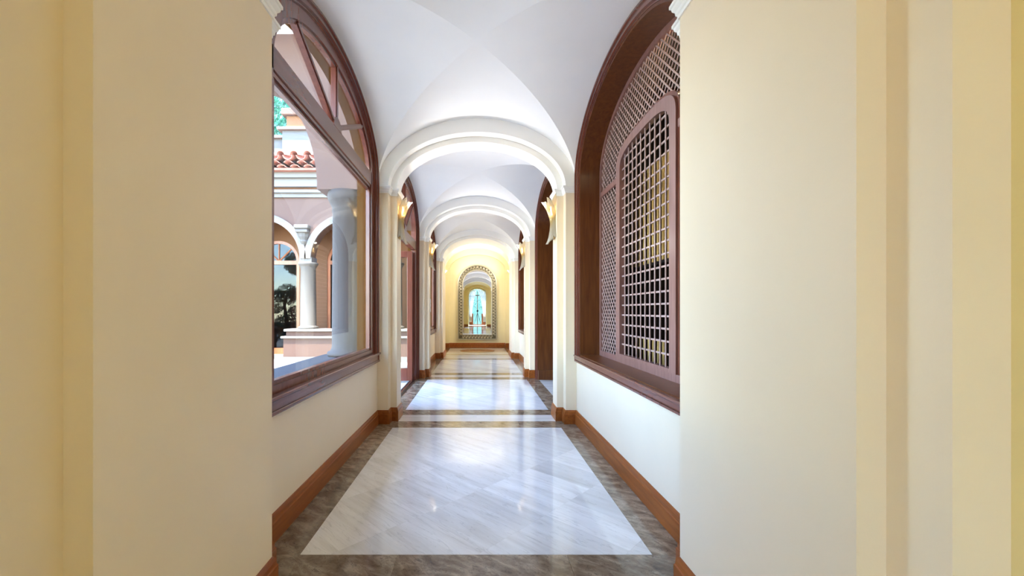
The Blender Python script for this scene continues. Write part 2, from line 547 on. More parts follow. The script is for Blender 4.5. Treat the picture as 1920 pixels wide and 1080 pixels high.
def wall_panel(s, y0, y1, parent, mat='wall', op=None, d_out=0.265):
    """one bay of side wall; op = (yc, (half, z0, zs, za)) cuts an arched opening, z0 <= 0 runs to the floor"""
    if s < 0: d_out = 0.17
    xi, xo = s * W, s * (W + d_out)
    if op is None:
        return MB().box(min(xi, xo), max(xi, xo), y0, y1, 0, TOP).build('wall_panel', mat, parent)
    yc, P = op
    h, z0, zs, za = P
    ys = [yc - h * math.cos(PI * i / 48) for i in range(49)]
    mb = MB()
    for x in (xi, xo):
        mb.add([(x, y0, 0), (x, yc - h, 0), (x, yc - h, TOP), (x, y0, TOP)], [(0, 1, 2, 3)])
        mb.add([(x, yc + h, 0), (x, y1, 0), (x, y1, TOP), (x, yc + h, TOP)], [(0, 1, 2, 3)])
        if z0 > 0: mb.add([(x, yc - h, 0), (x, yc + h, 0), (x, yc + h, z0), (x, yc - h, z0)], [(0, 1, 2, 3)])
        v = [(x, y, arch_z(P, y - yc)) for y in ys] + [(x, y, TOP) for y in ys]
        mb.add(v, [(i, i + 1, 49 + i + 1, 49 + i) for i in range(48)])
    path = [(yc - h, max(z0, 0))] + [(y, arch_z(P, y - yc)) for y in ys] + [(yc + h, max(z0, 0))]
    n = len(path)
    v = [(xi, y, z) for y, z in path] + [(xo, y, z) for y, z in path]
    f = [(i, i + 1, n + i + 1, n + i) for i in range(n - 1)]
    if z0 > 0: f.append((n - 1, 0, n, 2 * n - 1))
    mb.add(v, f)
    return mb.build('wall_panel', mat, parent)

wall_l = thing('wall_left', 'cream corridor wall with tall arched glazed openings to the courtyard', 'wall', (-W, 7, 0), kind='structure')
wall_r = thing('wall_right', 'cream corridor wall with arched wooden lattice openings and a passage', 'wall', (W, 7, 0), kind='structure')
BC = [3.69, 7.19, 10.69]
WIN = (1.30, 0.85, 3.0, 3.67)
DOOR = (1.30, 0.0, 3.0, 3.67)
for s, wl_, ops in ((-1, wall_l, (WIN, DOOR, WIN)), (1, wall_r, (WIN, DOOR, WIN))):
    for (y0, y1), yc, P in zip(BAYS, BC, ops):
        wall_panel(s, y0, y1, wl_, 'wall', (yc, P))
    wall_panel(s, 13.45, Y_END, wl_, 'wall_end')
    wall_panel(s, Y_BACK, 0.957, wl_, 'wall_y', (-2.90, (0.90, 0.0, 3.0, 3.67)) if s < 0 else None)
    for k, (a, b, c, d) in enumerate(PIERS):
        xs = sorted((s * X1, s * (W + (0.17 if s < 0 else 0.265))))
        box('pilaster', xs[0], xs[1], a, d, 0, SPR if True else TOP, 'wall', wl_)
        xs2 = sorted((s * (X1), s * X2))
        box('pilaster_face', xs2[0], xs2[1], b, c, 0, SPR, 'wall', wl_)
        xo = sorted((s * W, s * (W + (0.17 if s < 0 else 0.265))))
        box('pilaster_top', xo[0], xo[1], a, d, SPR, TOP, 'wall', wl_)
    xs = sorted((s * 1.083, s * (W + 0.0)))
    box('pilaster', xs[0], xs[1], Y_END - 0.15, Y_END, 0, SPR, 'wall_end', wl_)
wall_end = box('wall_end', -1.5, 1.5, Y_END, Y_END + 0.2, 0, TOP, 'wall_end')
tag(wall_end, 'yellow end wall behind the tall arched mirror', 'wall', kind='structure')

# sweep of a moulding profile along a plan polyline; side = +1 puts it on the left hand of the walk
def sweep(name, poly, prof, mat, parent, side=1):
    P = [Vector((x, y)) for x, y in poly]
    n = len(P)
    nrm = []
    for i in range(n - 1):
        d = (P[i + 1] - P[i]).normalized()
        nrm.append(Vector((-d.y, d.x)) * side)
    rows = []
    for i in range(n):
        if i == 0: m = nrm[0]
        elif i == n - 1: m = nrm[-1]
        else:
            m = nrm[i - 1] + nrm[i]
            m = m / max(0.2, (1 + nrm[i - 1].dot(nrm[i])))
        rows.append(m)
    v = []
    k = len(prof)
    for i in range(n):
        for t, z in prof:
            p = P[i] + rows[i] * t
            v.append((p.x, p.y, z))
    f = []
    for i in range(n - 1):
        for j in range(k):
            f.append((i * k + j, i * k + (j + 1) % k, (i + 1) * k + (j + 1) % k, (i + 1) * k + j))
    f.append(tuple(range(k))); f.append(tuple((n - 1) * k + j for j in range(k)))
    return mk(name, v, f, mat, parent)

BASEP = [(-0.003, 0.001), (0.022, 0.001), (0.022, 0.122), (0.017, 0.128), (0.015, 0.150), (0.007, 0.168), (-0.003, 0.173)]
CAPP = [(-0.003, 2.862), (0.008, 2.862), (0.010, 2.878), (0.016, 2.884), (0.018, 2.900), (0.028, 2.912), (0.031, 2.926), (0.038, 2.930), (0.038, 2.946), (-0.003, 2.946)]

def pier_plan(p, s, lead0=None, lead1=None):
    a, b, c, d = p
    pl = [(W, lead0)] if lead0 is not None else []
    pl += [(W, a), (X1, a), (X1, b), (X2, b), (X2, c), (X1, c), (X1, d), (W, d)]
    if lead1 is not None: pl.append((W, lead1))
    return [(s * x, y) for x, y in pl]

base_l = thing('baseboard_left', 'dark red-brown wooden baseboard along the window side', 'baseboard', (-W, 7, 0), kind='structure')
base_r = thing('baseboard_right', 'orange-brown wooden baseboard along the lattice side', 'baseboard', (W, 7, 0), kind='structure')
for s, par, wl_ in ((-1, base_l, wall_l), (1, base_r, wall_r)):
    sd = -1 if s < 0 else 1
    run = [(s * W, 0.0 if s < 0 else Y_BACK)] + pier_plan(PIERS[0], s)[0:] + pier_plan(PIERS[1], s, None, 5.79)
    sweep('baseboard_run', run, BASEP, 'base', par, sd)
    run = [(s * W, 8.59)] + pier_plan(PIERS[2], s) + pier_plan(PIERS[3], s) + [] + [(s * W, Y_END - 0.15), (s * 1.083, Y_END - 0.15), (s * 1.083, Y_END)]
    sweep('baseboard_run', run, BASEP, 'base', par, sd)
    for p in PIERS:
        sweep('capital', pier_plan(p, s), CAPP, 'arch', wl_, sd)
be = sweep('baseboard_end', [(-1.083, Y_END), (1.083, Y_END)], BASEP, 'base', None, -1)
tag(be, 'brown wooden baseboard under the tall mirror', 'baseboard', kind='structure')

# ------------------------------------------------------------------ floor
floor = box('floor', -W - 0.26, 3.3, Y_BACK - 2.6, Y_END, -0.12, -0.012, 'grout')
tag(floor, 'polished pale marble floor with brown stone borders', 'floor', kind='structure')

def clip(poly, axis, lim, keep_less):
    out = []
    for i in range(len(poly)):
        a, b = poly[i], poly[(i + 1) % len(poly)]
        ia = (a[axis] <= lim) if keep_less else (a[axis] >= lim)
        ib = (b[axis] <= lim) if keep_less else (b[axis] >= lim)
        if ia: out.append(a)
        if ia != ib:
            t = (lim - a[axis]) / (b[axis] - a[axis])
            out.append((a[0] + t * (b[0] - a[0]), a[1] + t * (b[1] - a[1])))
    return out

def rect_clip(poly, x0, x1, y0, y1):
    for ax, lim, kl in ((0, x0, False), (0, x1, True), (1, y0, False), (1, y1, True)):
        poly = clip(poly, ax, lim, kl)
        if len(poly) < 3: return None
    return poly

def area(p):
    return abs(sum(p[i][0] * p[(i + 1) % len(p)][1] - p[(i + 1) % len(p)][0] * p[i][1] for i in range(len(p)))) / 2

def tile(name, poly, mat, parent=floor, z=0.0):
    cx = sum(p[0] for p in poly) / len(poly); cy_ = sum(p[1] for p in poly) / len(poly)
    v, f = prism_xy([(x - cx, y - cy_) for x, y in poly], -0.012, 0.0)
    me = bpy.data.meshes.new(name)
    me.from_pydata(v, [], f)
    bm = bmesh.new(); bm.from_mesh(me); bmesh.ops.recalc_face_normals(bm, faces=bm.faces); bm.to_mesh(me); bm.free()
    me.materials.append(M[mat])
    return link(name, me, parent, (cx, cy_, z))

G = 0.0006
def slab(x0, x1, y0, y1, mat, name='border_slab'):
    tile(name, [(x0 + G, y0 + G), (x1 - G, y0 + G), (x1 - G, y1 - G), (x0 + G, y1 - G)], mat)

PX = 1.012
def diag_panel(y0, y1, yc):
    du = 0.4243; dv = 0.8485
    u_off = 2.05 + (yc - 3.69); v_off = -3.23 - (yc - 3.69)
    for i in range(-14, 15):
        for j in range(-9, 10):
            u0 = u_off + i * du; v0 = v_off + j * dv
            g = 0.0004
            q = [(u0 + g, v0 + g), (u0 + du - g, v0 + g), (u0 + du - g, v0 + dv - g), (u0 + g, v0 + dv - g)]
            poly = [((u + v) / 2, (u - v) / 2) for u, v in q]
            poly = rect_clip(poly, -PX + G, PX - G, y0 + G, y1 - G)
            if poly and area(poly) > 0.00004: tile('marble_tile', poly, 'marble')

for k, yc in enumerate(BC):
    diag_panel(yc - 1.30, yc + 1.30, yc)
    for s in (-1, 1):
        x0, x1 = sorted((s * PX, s * (W + 0.02 if s > 0 and k == 1 else W - 0.001)))
        for ya, yb in ((yc - 1.30, yc), (yc, yc + 1.30)):
            slab(x0, x1, ya, yb, 'brown')
for k, (a, b, c, d) in enumerate(PIERS):
    if k == 0: s0, s1, e0, e1 = 0.80, 1.10, 2.10, 2.39
    elif k == 3: s0, s1, e0, e1 = 11.99, 12.20, 13.27, 13.42
    else:
        cpt = (b + c) / 2
        s0, s1, e0, e1 = cpt - 0.45, cpt - 0.16, cpt + 0.16, cpt + 0.45
    for ya, yb in ((s0, s1), (e0, e1)):
        for xa, xb in ((-W, -0.45), (-0.45, 0.52), (0.52, W)):
            slab(xa, xb, ya, yb, 'brown')
    slab(-1.0, 0.0, s1, e0, 'marble_strip', 'threshold_slab'); slab(0.0, 1.0, s1, e0, 'marble_strip', 'threshold_slab')
# far bay with the round inlay
def disc(r, cx, cy_, n=48): return [(cx + r * math.cos(2 * PI * i / n), cy_ + r * math.sin(2 * PI * i / n)) for i in range(n)]
slab(-PX, PX, 13.42, 15.58, 'marble_strip', 'floor_slab')
for s in (-1, 1):
    x0, x1 = sorted((s * PX, s * W)); slab(x0, x1, 13.42, 15.58, 'brown')
slab(-W, W, 15.58, Y_END, 'brown')
tile('inlay_ring', disc(0.61, 0.0, 14.58), 'brown', floor, 0.0012)
tile('inlay_disc', disc(0.565, 0.0, 14.58), 'tan', floor, 0.0024)
# behind the camera
slab(-PX, PX, -5.6, 0.80, 'marble_strip', 'floor_slab')
for s in (-1, 1):
    x0, x1 = sorted((s * PX, s * W)); slab(x0, x1, -5.6, 0.80, 'brown')
slab(-W, W, -8.2, -5.6, 'marble_strip', 'floor_slab')
# stone floor of the side passage
slab(W + 0.02, 3.2, 2.0, 12.2, 'marble_strip', 'passage_slab')

# ------------------------------------------------------------------ arched frames
def path_pts(yc, P, n=44):
    h, z0, zs, za = P
    pts = [(yc - h, z0)]
    for i in range(n + 1):
        t = PI - PI * i / n
        pts.append((yc + h * math.cos(t), zs + (za - zs) * math.sin(t)))
    pts.append((yc + h, z0))
    return pts

def ring(name, s, yc, Po, Pi, d0, d1, mat, parent, closed=True):
    """arched ring between two outlines, from depth d0 to d1 (metres beyond the wall face, negative = into the corridor)"""
    a = path_pts(yc, Po); b = path_pts(yc, Pi)
    n = len(a)
    xa, xb = s * (W + d0), s * (W + d1)
    v = [(xa, y, z) for y, z in a] + [(xa, y, z) for y, z in b] + [(xb, y, z) for y, z in a] + [(xb, y, z) for y, z in b]
    f = []
    m = n if closed else n - 1
    for i in range(m):
        j = (i + 1) % n
        f += [(i, j, n + j, n + i), (2 * n + i, 3 * n + i, 3 * n + j, 2 * n + j), (i, 2 * n + i, 2 * n + j, j), (n + i, n + j, 3 * n + j, 3 * n + i)]
    if not closed:
        for i in (0, n - 1): f.append((i, n + i, 3 * n + i, 2 * n + i))
    return autosmooth(mk(name, v, f, mat, parent), 30)

OUT = (1.39, 0.787, 3.0, 3.745)
def off(d, P=OUT, kt=0.75, kb=0.70):
    h, z0, zs, za = P
    return (h - d, z0 + kb * d if z0 > 0 else z0, zs, za - kt * d)

def bar_yz(mb, s, p, q, w, d0, d1):
    """straight bar in the wall plane from p to q (y, z), w wide"""
    a = Vector(p); b = Vector(q); d = (b - a).normalized(); nn = Vector((-d.y, d.x)) * (w / 2)
    poly = [tuple(a + nn), tuple(b + nn), tuple(b - nn), tuple(a - nn)]
    v, f = prism_yz(poly, s * (W + d0), s * (W + d1))
    mb.add(v, f)
    return mb

def outer_reveal(yc, parent, z0, closed):
    ring('outer_reveal', -1, yc, (1.305, z0, 3.0, 3.675), (1.205 if closed else 1.275, z0 + (0.06 if closed else 0.0), 3.0, 3.60 if closed else 3.645), 0.053 if closed else 0.101, 0.175, 'reveal', parent, closed)

def casing(s, yc, parent, closed=True, P=OUT):
    ring('casing_bead', s, yc, P, off(0.022, P), -0.046, 0.0, 'wood', parent, closed)
    ring('casing', s, yc, off(0.022, P), off(0.075, P), -0.032, 0.0, 'wood', parent, closed)
    ring('casing_cove', s, yc, off(0.075, P), off(0.098, P), -0.014, 0.004, 'wood', parent, closed)

def fanlight(s, yc, Pg, parent, z_hub=3.02, dg=0.032):
    h, z0, zs, za = Pg
    ang = [0, PI / 4, PI / 2, 3 * PI / 4, PI]
    for i in range(4):
        pts = [(yc, z_hub)]
        for k in range(11):
            t = ang[i] + (ang[i + 1] - ang[i]) * k / 10
            pts.append((yc + h * math.cos(t), max(z_hub, zs + (za - zs) * math.sin(t))))
        v, f = prism_yz(pts, s * (W + dg), s * (W + dg + 0.006))
        mk('fan_pane', v, f, 'glass', parent)
    for t in ang[1:4]:
        e = (yc + (h + 0.02) * math.cos(t), zs + (za - zs + 0.015) * math.sin(t))
        o = bar_yz(MB(), s, (yc, z_hub), e, 0.046, 0.006, 0.052).build('glazing_bar', 'wood', parent)
        bar_yz(MB(), s, (yc, z_hub), e, 0.022, -0.004, 0.056).build('bar_moulding', 'wood', o)
    hub = [(yc + 0.10 * math.cos(PI * k / 16), z_hub - 0.01 + 0.10 * math.sin(PI * k / 16)) for k in range(17)]
    v, f = prism_yz(hub, s * (W - 0.006), s * (W + 0.055))
    mk('hub', v, f, 'wood', parent)

def glazed_window(name, s, yc, label):
    t = thing(name, label, 'window', (s * W, yc, 0.8), kind='structure')
    casing(s, yc, t)
    ring('frame', s, yc, off(0.090), off(0.185), 0.0, 0.052, 'wood', t)
    ring('sash', s, yc, off(0.180), off(0.225), -0.004, 0.050, 'wood', t)
    ring('glazing_bead', s, yc, off(0.222), off(0.262), 0.010, 0.051, 'wood', t)
    b = MB()
    x0, x1 = sorted((s * (W - 0.004), s * (W + 0.055)))
    b.cham(x0, x1, yc - 1.19, yc + 1.19, 2.865, 3.02, 0.006)
    tr = b.build('transom', 'wood_y', t)
    x0, x1 = sorted((s * (W + 0.006), s * (W + 0.053)))
    box('transom_bead', x0, x1, yc - 1.17, yc + 1.17, 2.835, 2.868, 'wood_y', tr)
    x0, x1 = sorted((s * (W + 0.020), s * (W + 0.052)))
    box('transom_bead', x0, x1, yc - 1.15, yc + 1.15, 2.805, 2.838, 'wood_y', tr)
    x0, x1 = sorted((s * (W + 0.038), s * (W + 0.046)))
    box('pane', x0, x1, yc - 1.14, yc + 1.14, 0.965, 2.82, 'glass', t)
    Pg = off(0.262)
    fanlight(s, yc, (Pg[0], Pg[1], Pg[2], Pg[3]), t)
    outer_reveal(yc, t, 0.85, True)
    # stepped inner sill
    x0, x1 = sorted((s * (W - 0.060), s * (W + 0.0)))
    sl = box('sill', x0, x1, yc - 1.41, yc + 1.41, 0.870, 0.895, 'wood_y', t, 0.005)
    x0, x1 = sorted((s * (W - 0.050), s * (W + 0.0)))
    box('sill_moulding', x0, x1, yc - 1.40, yc + 1.40, 0.780, 0.806, 'wood_y', sl, 0.005)
    x0, x1 = sorted((s * (W - 0.038), s * (W + 0.0)))
    box('sill_moulding', x0, x1, yc - 1.395, yc + 1.395, 0.806, 0.870, 'wood_y', sl)
    return t

glazed_window('window_1', -1, BC[0], 'large arched mahogany window with fanlight facing the sunny courtyard, nearest the camera')
glazed_window('window_2', -1, BC[2], 'arched mahogany window farther down the corridor, beyond the folding doors')

for nm, yc, hh, lb in (('window_6', -2.90, 0.90, 'tall glazed opening added out of frame beside the photographer to bring in daylight'),):  # unseen window, added to let daylight into the hall
    t = thing(nm, lb, 'window', (-W, yc, 0), kind='structure')
    ring('frame', -1, yc, (hh, 0.0, 3.0, 3.67), (hh - 0.10, 0.0, 3.0, 3.58), 0.06, 0.15, 'wood', t, False)
    v, f = prism_yz(path_pts(yc, (hh - 0.09, 0.0, 3.0, 3.53)), -W - 0.10, -W - 0.106)
    mk('pane', v, f, 'glass', t)
    box('transom', -W - 0.14, -W - 0.07, yc - hh + 0.05, yc + hh - 0.05, 2.80, 2.95, 'wood_y', t)
    box('mullion', -W - 0.14, -W - 0.07, yc - 0.05, yc + 0.05, 0.0, 3.55, 'wood', t)

# folding doors of the second bay
d1 = thing('door_1', 'arched mahogany doorway with fanlight and folded glazed doors to the courtyard', 'door', (-W, BC[1], 0), kind='structure')
PD = (1.39, 0.0, 3.0, 3.745)
casing(-1, BC[1], d1, False, PD)
ring('frame', -1, BC[1], off(0.090, PD), off(0.185, PD), 0.0, 0.10, 'wood', d1, False)
ring('sash', -1, BC[1], off(0.180, PD), off(0.225, PD), -0.004, 0.08, 'wood', d1, False)
box('transom', -W - 0.10, -W + 0.004, BC[1] - 1.19, BC[1] + 1.19, 2.62, 2.80, 'wood_y', d1, 0.006)
fanlight(-1, BC[1], off(0.225, PD), d1, 2.80)
box('floor_track', -W - 0.11, -W + 0.0, BC[1] - 1.20, BC[1] + 1.20, 0.0, 0.014, 'track', d1)
box('track_rail', -W - 0.065, -W - 0.045, BC[1] - 1.20, BC[1] + 1.20, 0.014, 0.024, 'chrome', d1)

def door_leaf(parent, cx, cy_, ang, w=0.56, h=2.58, mat='wood'):
    """leaf hinged at (cx, cy_) turned by ang about z; leaf runs along its local +x"""
    leaf = MB()
    leaf.cham(0, 0.10, -0.022, 0.022, 0.02, h, 0.005)
    leaf.cham(w - 0.10, w, -0.022, 0.022, 0.02, h, 0.005)
    leaf.cham(0.10, w - 0.10, -0.022, 0.022, h - 0.12, h, 0.005)
    leaf.cham(0.10, w - 0.10, -0.022, 0.022, 0.02, 0.26, 0.005)
    R = Matrix.Translation((cx, cy_, 0)) @ Matrix.Rotation(ang, 4, 'Z')
    tv = lambda L: [tuple(R @ Vector(p)) for p in L]
    o = mk('door_leaf', tv(leaf.v), leaf.f, mat, parent)
    g = MB().box(0.095, w - 0.095, -0.004, 0.004, 0.25, h - 0.11)
    mk('door_pane', tv(g.v), g.f, 'glass', o)
    hb = MB().box(w - 0.07, w - 0.035, -0.030, 0.030, 1.00, 1.26)
    hb.tube([(w - 0.052, -0.03, 1.16), (w - 0.052, -0.075, 1.16), (w - 0.15, -0.075, 1.16)], 0.009)
    mk('door_handle', tv(hb.v), hb.f, 'chrome', o)
    rd = MB().tube([(w + 0.006, -0.02, 0.03), (w + 0.006, -0.02, h - 0.02)], 0.008)
    mk('bolt_rod', tv(rd.v), rd.f, 'chrome', o)
    return o

outer_reveal(BC[1], d1, 0.0, False)
ye = BC[1] + 1.165
door_leaf(d1, -W - 0.05, ye - 0.03, PI + 0.10)
door_leaf(d1, -W - 0.05, ye - 0.11, PI + 0.16)
yn = BC[1] - 1.165
door_leaf(d1, -W - 0.05, yn + 0.03, PI - 0.10)

# ------------------------------------------------------------------ lattice windows on the right-hand wall
XL = 0.24          # depth of the lattice plane beyond the wall face
def lattice_window(name, yc, label, detailed):
    s = 1
    t = thing(name, label, 'lattice window', (W, yc, 0.8), kind='structure')
    casing(s, yc, t)
    ring('jamb_lining', s, yc, off(0.098), off(0.125), -0.006, 0.285, 'wood_jamb', t)
    PF = off(0.125)
    ring('screen_frame', s, yc, (PF[0], PF[1], PF[2], PF[3]), (PF[0] - 0.045, PF[1] + 0.06, PF[2], PF[3] - 0.05), XL - 0.015, XL + 0.035, 'lattice', t)
    h = PF[0] - 0.045; z0 = PF[1] + 0.06; za = PF[3] - 0.05; zs = PF[2]
    x0, x1 = sorted((s * (W - 0.055), s * W))
    box('sill_nosing', x0, x1, yc - 1.40, yc + 1.40, 0.846, 0.868, 'wood_y', t, 0.006)
    x0, x1 = sorted((s * (W - 0.044), s * W))
    box('sill_moulding', x0, x1, yc - 1.395, yc + 1.395, 0.815, 0.846, 'wood_y', t)
    # arched middle panel
    PM_o = (0.655, z0, 2.84, 3.085); PM_i = (0.548, z0 + 0.03, 2.80, 3.0)
    def sup(u, P, e=3.2):
        t_ = max(0.0, 1 - abs(u / P[0]) ** e)
        return P[2] + (P[3] - P[2]) * t_ ** (1 / e)
    def sup_path(P, n=40):
        pts = [(yc - P[0], P[1])]
        for i in range(n + 1):
            a = PI - PI * i / n
            cu = math.copysign(abs(math.cos(a)) ** (2 / 3.2), math.cos(a)); su = abs(math.sin(a)) ** (2 / 3.2)
            pts.append((yc + P[0] * cu, P[2] + (P[3] - P[2]) * su))
        pts.append((yc + P[0], P[1]))
        return pts
    def sup_ring(nm, Po, Pi, d0, d1, mat):
        a = sup_path(Po); b = sup_path(Pi); n = len(a)
        xa, xb = s * (W + d0), s * (W + d1)
        v = [(xa, y, z) for y, z in a] + [(xa, y, z) for y, z in b] + [(xb, y, z) for y, z in a] + [(xb, y, z) for y, z in b]
        f = []
        for i in range(n):
            j = (i + 1) % n
            f += [(i, j, n + j, n + i), (2 * n + i, 3 * n + i, 3 * n + j, 2 * n + j), (i, 2 * n + i, 2 * n + j, j), (n + i, n + j, 3 * n + j, 3 * n + i)]
        return autosmooth(mk(nm, v, f, mat, t), 30)
    sup_ring('panel_frame', PM_o, PM_i, XL - 0.022, XL + 0.03, 'lattice')
    sup_ring('panel_edge', (PM_o[0] + 0.03, PM_o[1], PM_o[2], PM_o[3] + 0.03), PM_o, XL - 0.006, XL + 0.03, 'wood')
    # rails of the narrow side panels
    for sg in (-1, 1):
        ya, yb = sorted((yc + sg * 0.66, yc + sg * (h + 0.01)))
        box('side_rail', s * (W + XL - 0.012), s * (W + XL + 0.03), ya, yb, 2.735, 2.80, 'lattice', t, 0.006)
    # rectangular grid of the middle panel
    grid = MB(); diag = MB()
    n_v = 11
    for k in range(1, n_v):
        y = yc - 0.548 + 1.096 * k / n_v
        b = bar_yz(MB() if detailed else grid, s, (y, PM_i[1] - 0.005), (y, sup(y - yc, PM_i) + 0.01), 0.015, XL - 0.004, XL + 0.004)
        if detailed: b.build('lattice_bar', 'lattice_bar', t)
    z = PM_i[1] + 0.0985
    while z < PM_i[3] - 0.03:
        u = 0.548
        if z > PM_i[2]:
            r = (z - PM_i[2]) / (PM_i[3] - PM_i[2]); u = 0.548 * max(0.0, 1 - r ** 3.2) ** (1 / 3.2)
        b = bar_yz(MB() if detailed else grid, s, (yc - u - 0.008, z), (yc + u + 0.008, z), 0.015, XL + 0.004, XL + 0.012)
        if detailed: b.build('lattice_bar', 'lattice_bar', t)
        z += 0.0985
    # diagonal lattice around it
    def inside(y, z):
        u = y - yc
        if abs(u) > h or z < z0 or z > arch_z((h, z0, zs, za), u): return False
        if z > 2.72 and z < 2.81 and abs(u) > 0.64: return False
        if abs(u) < 0.645 and z < sup(u, PM_o) - 0.01: return False
        return True
    pitch = 0.0805
    for sl in (1, -1):
        for k in range(-70, 70):
            # lines z = z_ref + sl * (y - yc) + k * pitch
            run = None
            u = -h
            while u <= h + 0.006:
                zz = 2.0 + sl * u + k * pitch
                ok = inside(yc + u, zz)
                if ok and run is None: run = u
                if (not ok) and run is not None:
                    if u - run > 0.012:
                        e = 0.008
                        p = (yc + run - e, 2.0 + sl * (run - e) + k * pitch); q = (yc + u + e, 2.0 + sl * (u + e) + k * pitch)
                        dd = 0.0 if sl > 0 else 0.006
                        b = bar_yz(MB() if detailed else diag, s, p, q, 0.0125, XL + dd, XL + dd + 0.006)
                        if detailed: b.build('lattice_slat', 'lattice_bar', t)
                    run = None
                u += 0.006
    if not detailed:
        tag(grid.build('lattice_bars', 'lattice', t), kind='stuff')
        tag(diag.build('lattice_slats', 'lattice', t), kind='stuff')
    return t

lattice_window('window_3', BC[0], 'arched wooden lattice screen in a deep mahogany recess, nearest the camera', True)
lattice_window('window_4', BC[2], 'arched wooden lattice screen in a recess beyond the wood-lined passage', False)

# wood-lined passage of the second bay
d2 = thing('door_2', 'arched passage lined with plain mahogany panels between the lattice screens', 'doorway', (W, BC[1], 0), kind='structure')
casing(1, BC[1], d2, False, PD)
ring('jamb_lining', 1, BC[1], off(0.098, PD), off(0.125, PD), -0.006, 0.55, 'wood_jamb', d2, False)
for sg in (-1, 1):
    y0, y1 = sorted((BC[1] + sg * 1.268, BC[1] + sg * 1.238))
    box('jamb_plinth', W + 0.004, W + 0.55, y0, y1, 0.001, 0.20, 'wood_jamb', d2, 0.004)

# dark service room behind the lattice
room = thing('wall_room', 'room with its gloom painted into near-black walls, glimpsed through the wooden lattice', 'room', (2.4, 7, 0), kind='structure')
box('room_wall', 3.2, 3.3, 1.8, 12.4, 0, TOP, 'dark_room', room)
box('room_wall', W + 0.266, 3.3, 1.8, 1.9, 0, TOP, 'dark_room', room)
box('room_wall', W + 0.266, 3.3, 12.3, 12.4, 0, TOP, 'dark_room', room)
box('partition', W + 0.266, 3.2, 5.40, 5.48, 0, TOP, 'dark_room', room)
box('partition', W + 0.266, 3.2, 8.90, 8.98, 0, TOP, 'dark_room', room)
scr = thing('slatted_screen', 'gilt vertical slats standing in the dark behind the nearest lattice', 'screen', (2.0, 3.8, 0))
for k in range(10):
    y = 4.18 + 0.1285 * k
    box('gilt_slat', 1.99, 2.005, y, y + 0.038, 1.95, 3.06, 'gild', scr)
for k in range(7):
    y = 4.42 + 0.1285 * k
    box('gilt_slat', 1.99, 2.005, y, y + 0.045, 0.76, 1.07, 'gild', scr)
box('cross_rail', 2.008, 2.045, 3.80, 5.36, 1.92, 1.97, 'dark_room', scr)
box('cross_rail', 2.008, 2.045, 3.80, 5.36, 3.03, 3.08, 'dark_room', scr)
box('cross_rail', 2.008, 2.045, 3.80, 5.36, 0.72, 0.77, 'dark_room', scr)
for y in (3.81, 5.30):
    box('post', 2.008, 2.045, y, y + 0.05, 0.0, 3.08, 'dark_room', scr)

# ------------------------------------------------------------------ wall lamps
def leaf_mesh():
    zs_ = [2.27, 2.31, 2.36, 2.45, 2.54, 2.60, 2.66, 2.72, 2.78, 2.82]
    rs = [0.118, 0.098, 0.082, 0.066, 0.060, 0.068, 0.086, 0.110, 0.145, 0.176]
    hw = [0.004, 0.024, 0.034, 0.036, 0.036, 0.044, 0.054, 0.056, 0.034, 0.004]
    v = []; f = []
    n = 7
    for z, r, w_ in zip(zs_, rs, hw):
        for j in range(n):
            q = 2.0 * j / (n - 1) - 1
            rib = 0.0035 * math.cos(q * 3 * PI)
            v.append((r - 0.020 * q * q + rib, q * w_, z - 2.55))
    for i in range(len(zs_) - 1):
        for j in range(n - 1):
            a = i * n + j
            f.append((a, a + 1, a + n + 1, a + n))
    # thickness
    k = len(v)
    v += [(x - 0.005, y, z) for x, y, z in v]
    f += [tuple(k + i for i in reversed(q)) for q in f]
    bnd = [j for j in range(n)] + [i * n + n - 1 for i in range(1, len(zs_))] + [(len(zs_) - 1) * n + j for j in range(n - 2, -1, -1)] + [i * n for i in range(len(zs_) - 2, 0, -1)]
    for i in range(len(bnd)):
        a, b = bnd[i], bnd[(i + 1) % len(bnd)]
        f.append((a, b, k + b, k + a))
    me = bpy.data.meshes.new('glass_leaf')
    me.from_pydata(v, [], f)
    me.materials.append(M['leafglass'])
    for p in me.polygons: p.use_smooth = True
    return me

LEAF = leaf_mesh()
def local_mesh(name, mb, mat, smooth=True):
    me = bpy.data.meshes.new(name)
    me.from_pydata(mb.v, [], mb.f)
    bm = bmesh.new(); bm.from_mesh(me); bmesh.ops.recalc_face_normals(bm, faces=bm.faces); bm.to_mesh(me); bm.free()
    me.materials.append(M[mat])
    if smooth:
        for p in me.polygons: p.use_smooth = True
    return me
_b = MB(); _b.lathe(0, 0, [(0.004, 2.36), (0.016, 2.37), (0.022, 2.40), (0.012, 2.44), (0.012, 2.56), (0.026, 2.58), (0.030, 2.61), (0.018, 2.63)], 16)
HOLDER = local_mesh('lamp_holder', _b, 'gold')
_b = MB(); _b.lathe(0, 0, [(0.006, 2.63), (0.012, 2.645), (0.018, 2.67), (0.019, 2.69), (0.014, 2.72), (0.006, 2.75), (0.001, 2.765)], 14)
BULB = local_mesh('bulb', _b, 'bulb')
_b = MB(); _b.cham(-0.001, 0.014, -0.045, 0.045, 2.34, 2.66, 0.005)
PLATE = local_mesh('back_plate', _b, 'gold', False)

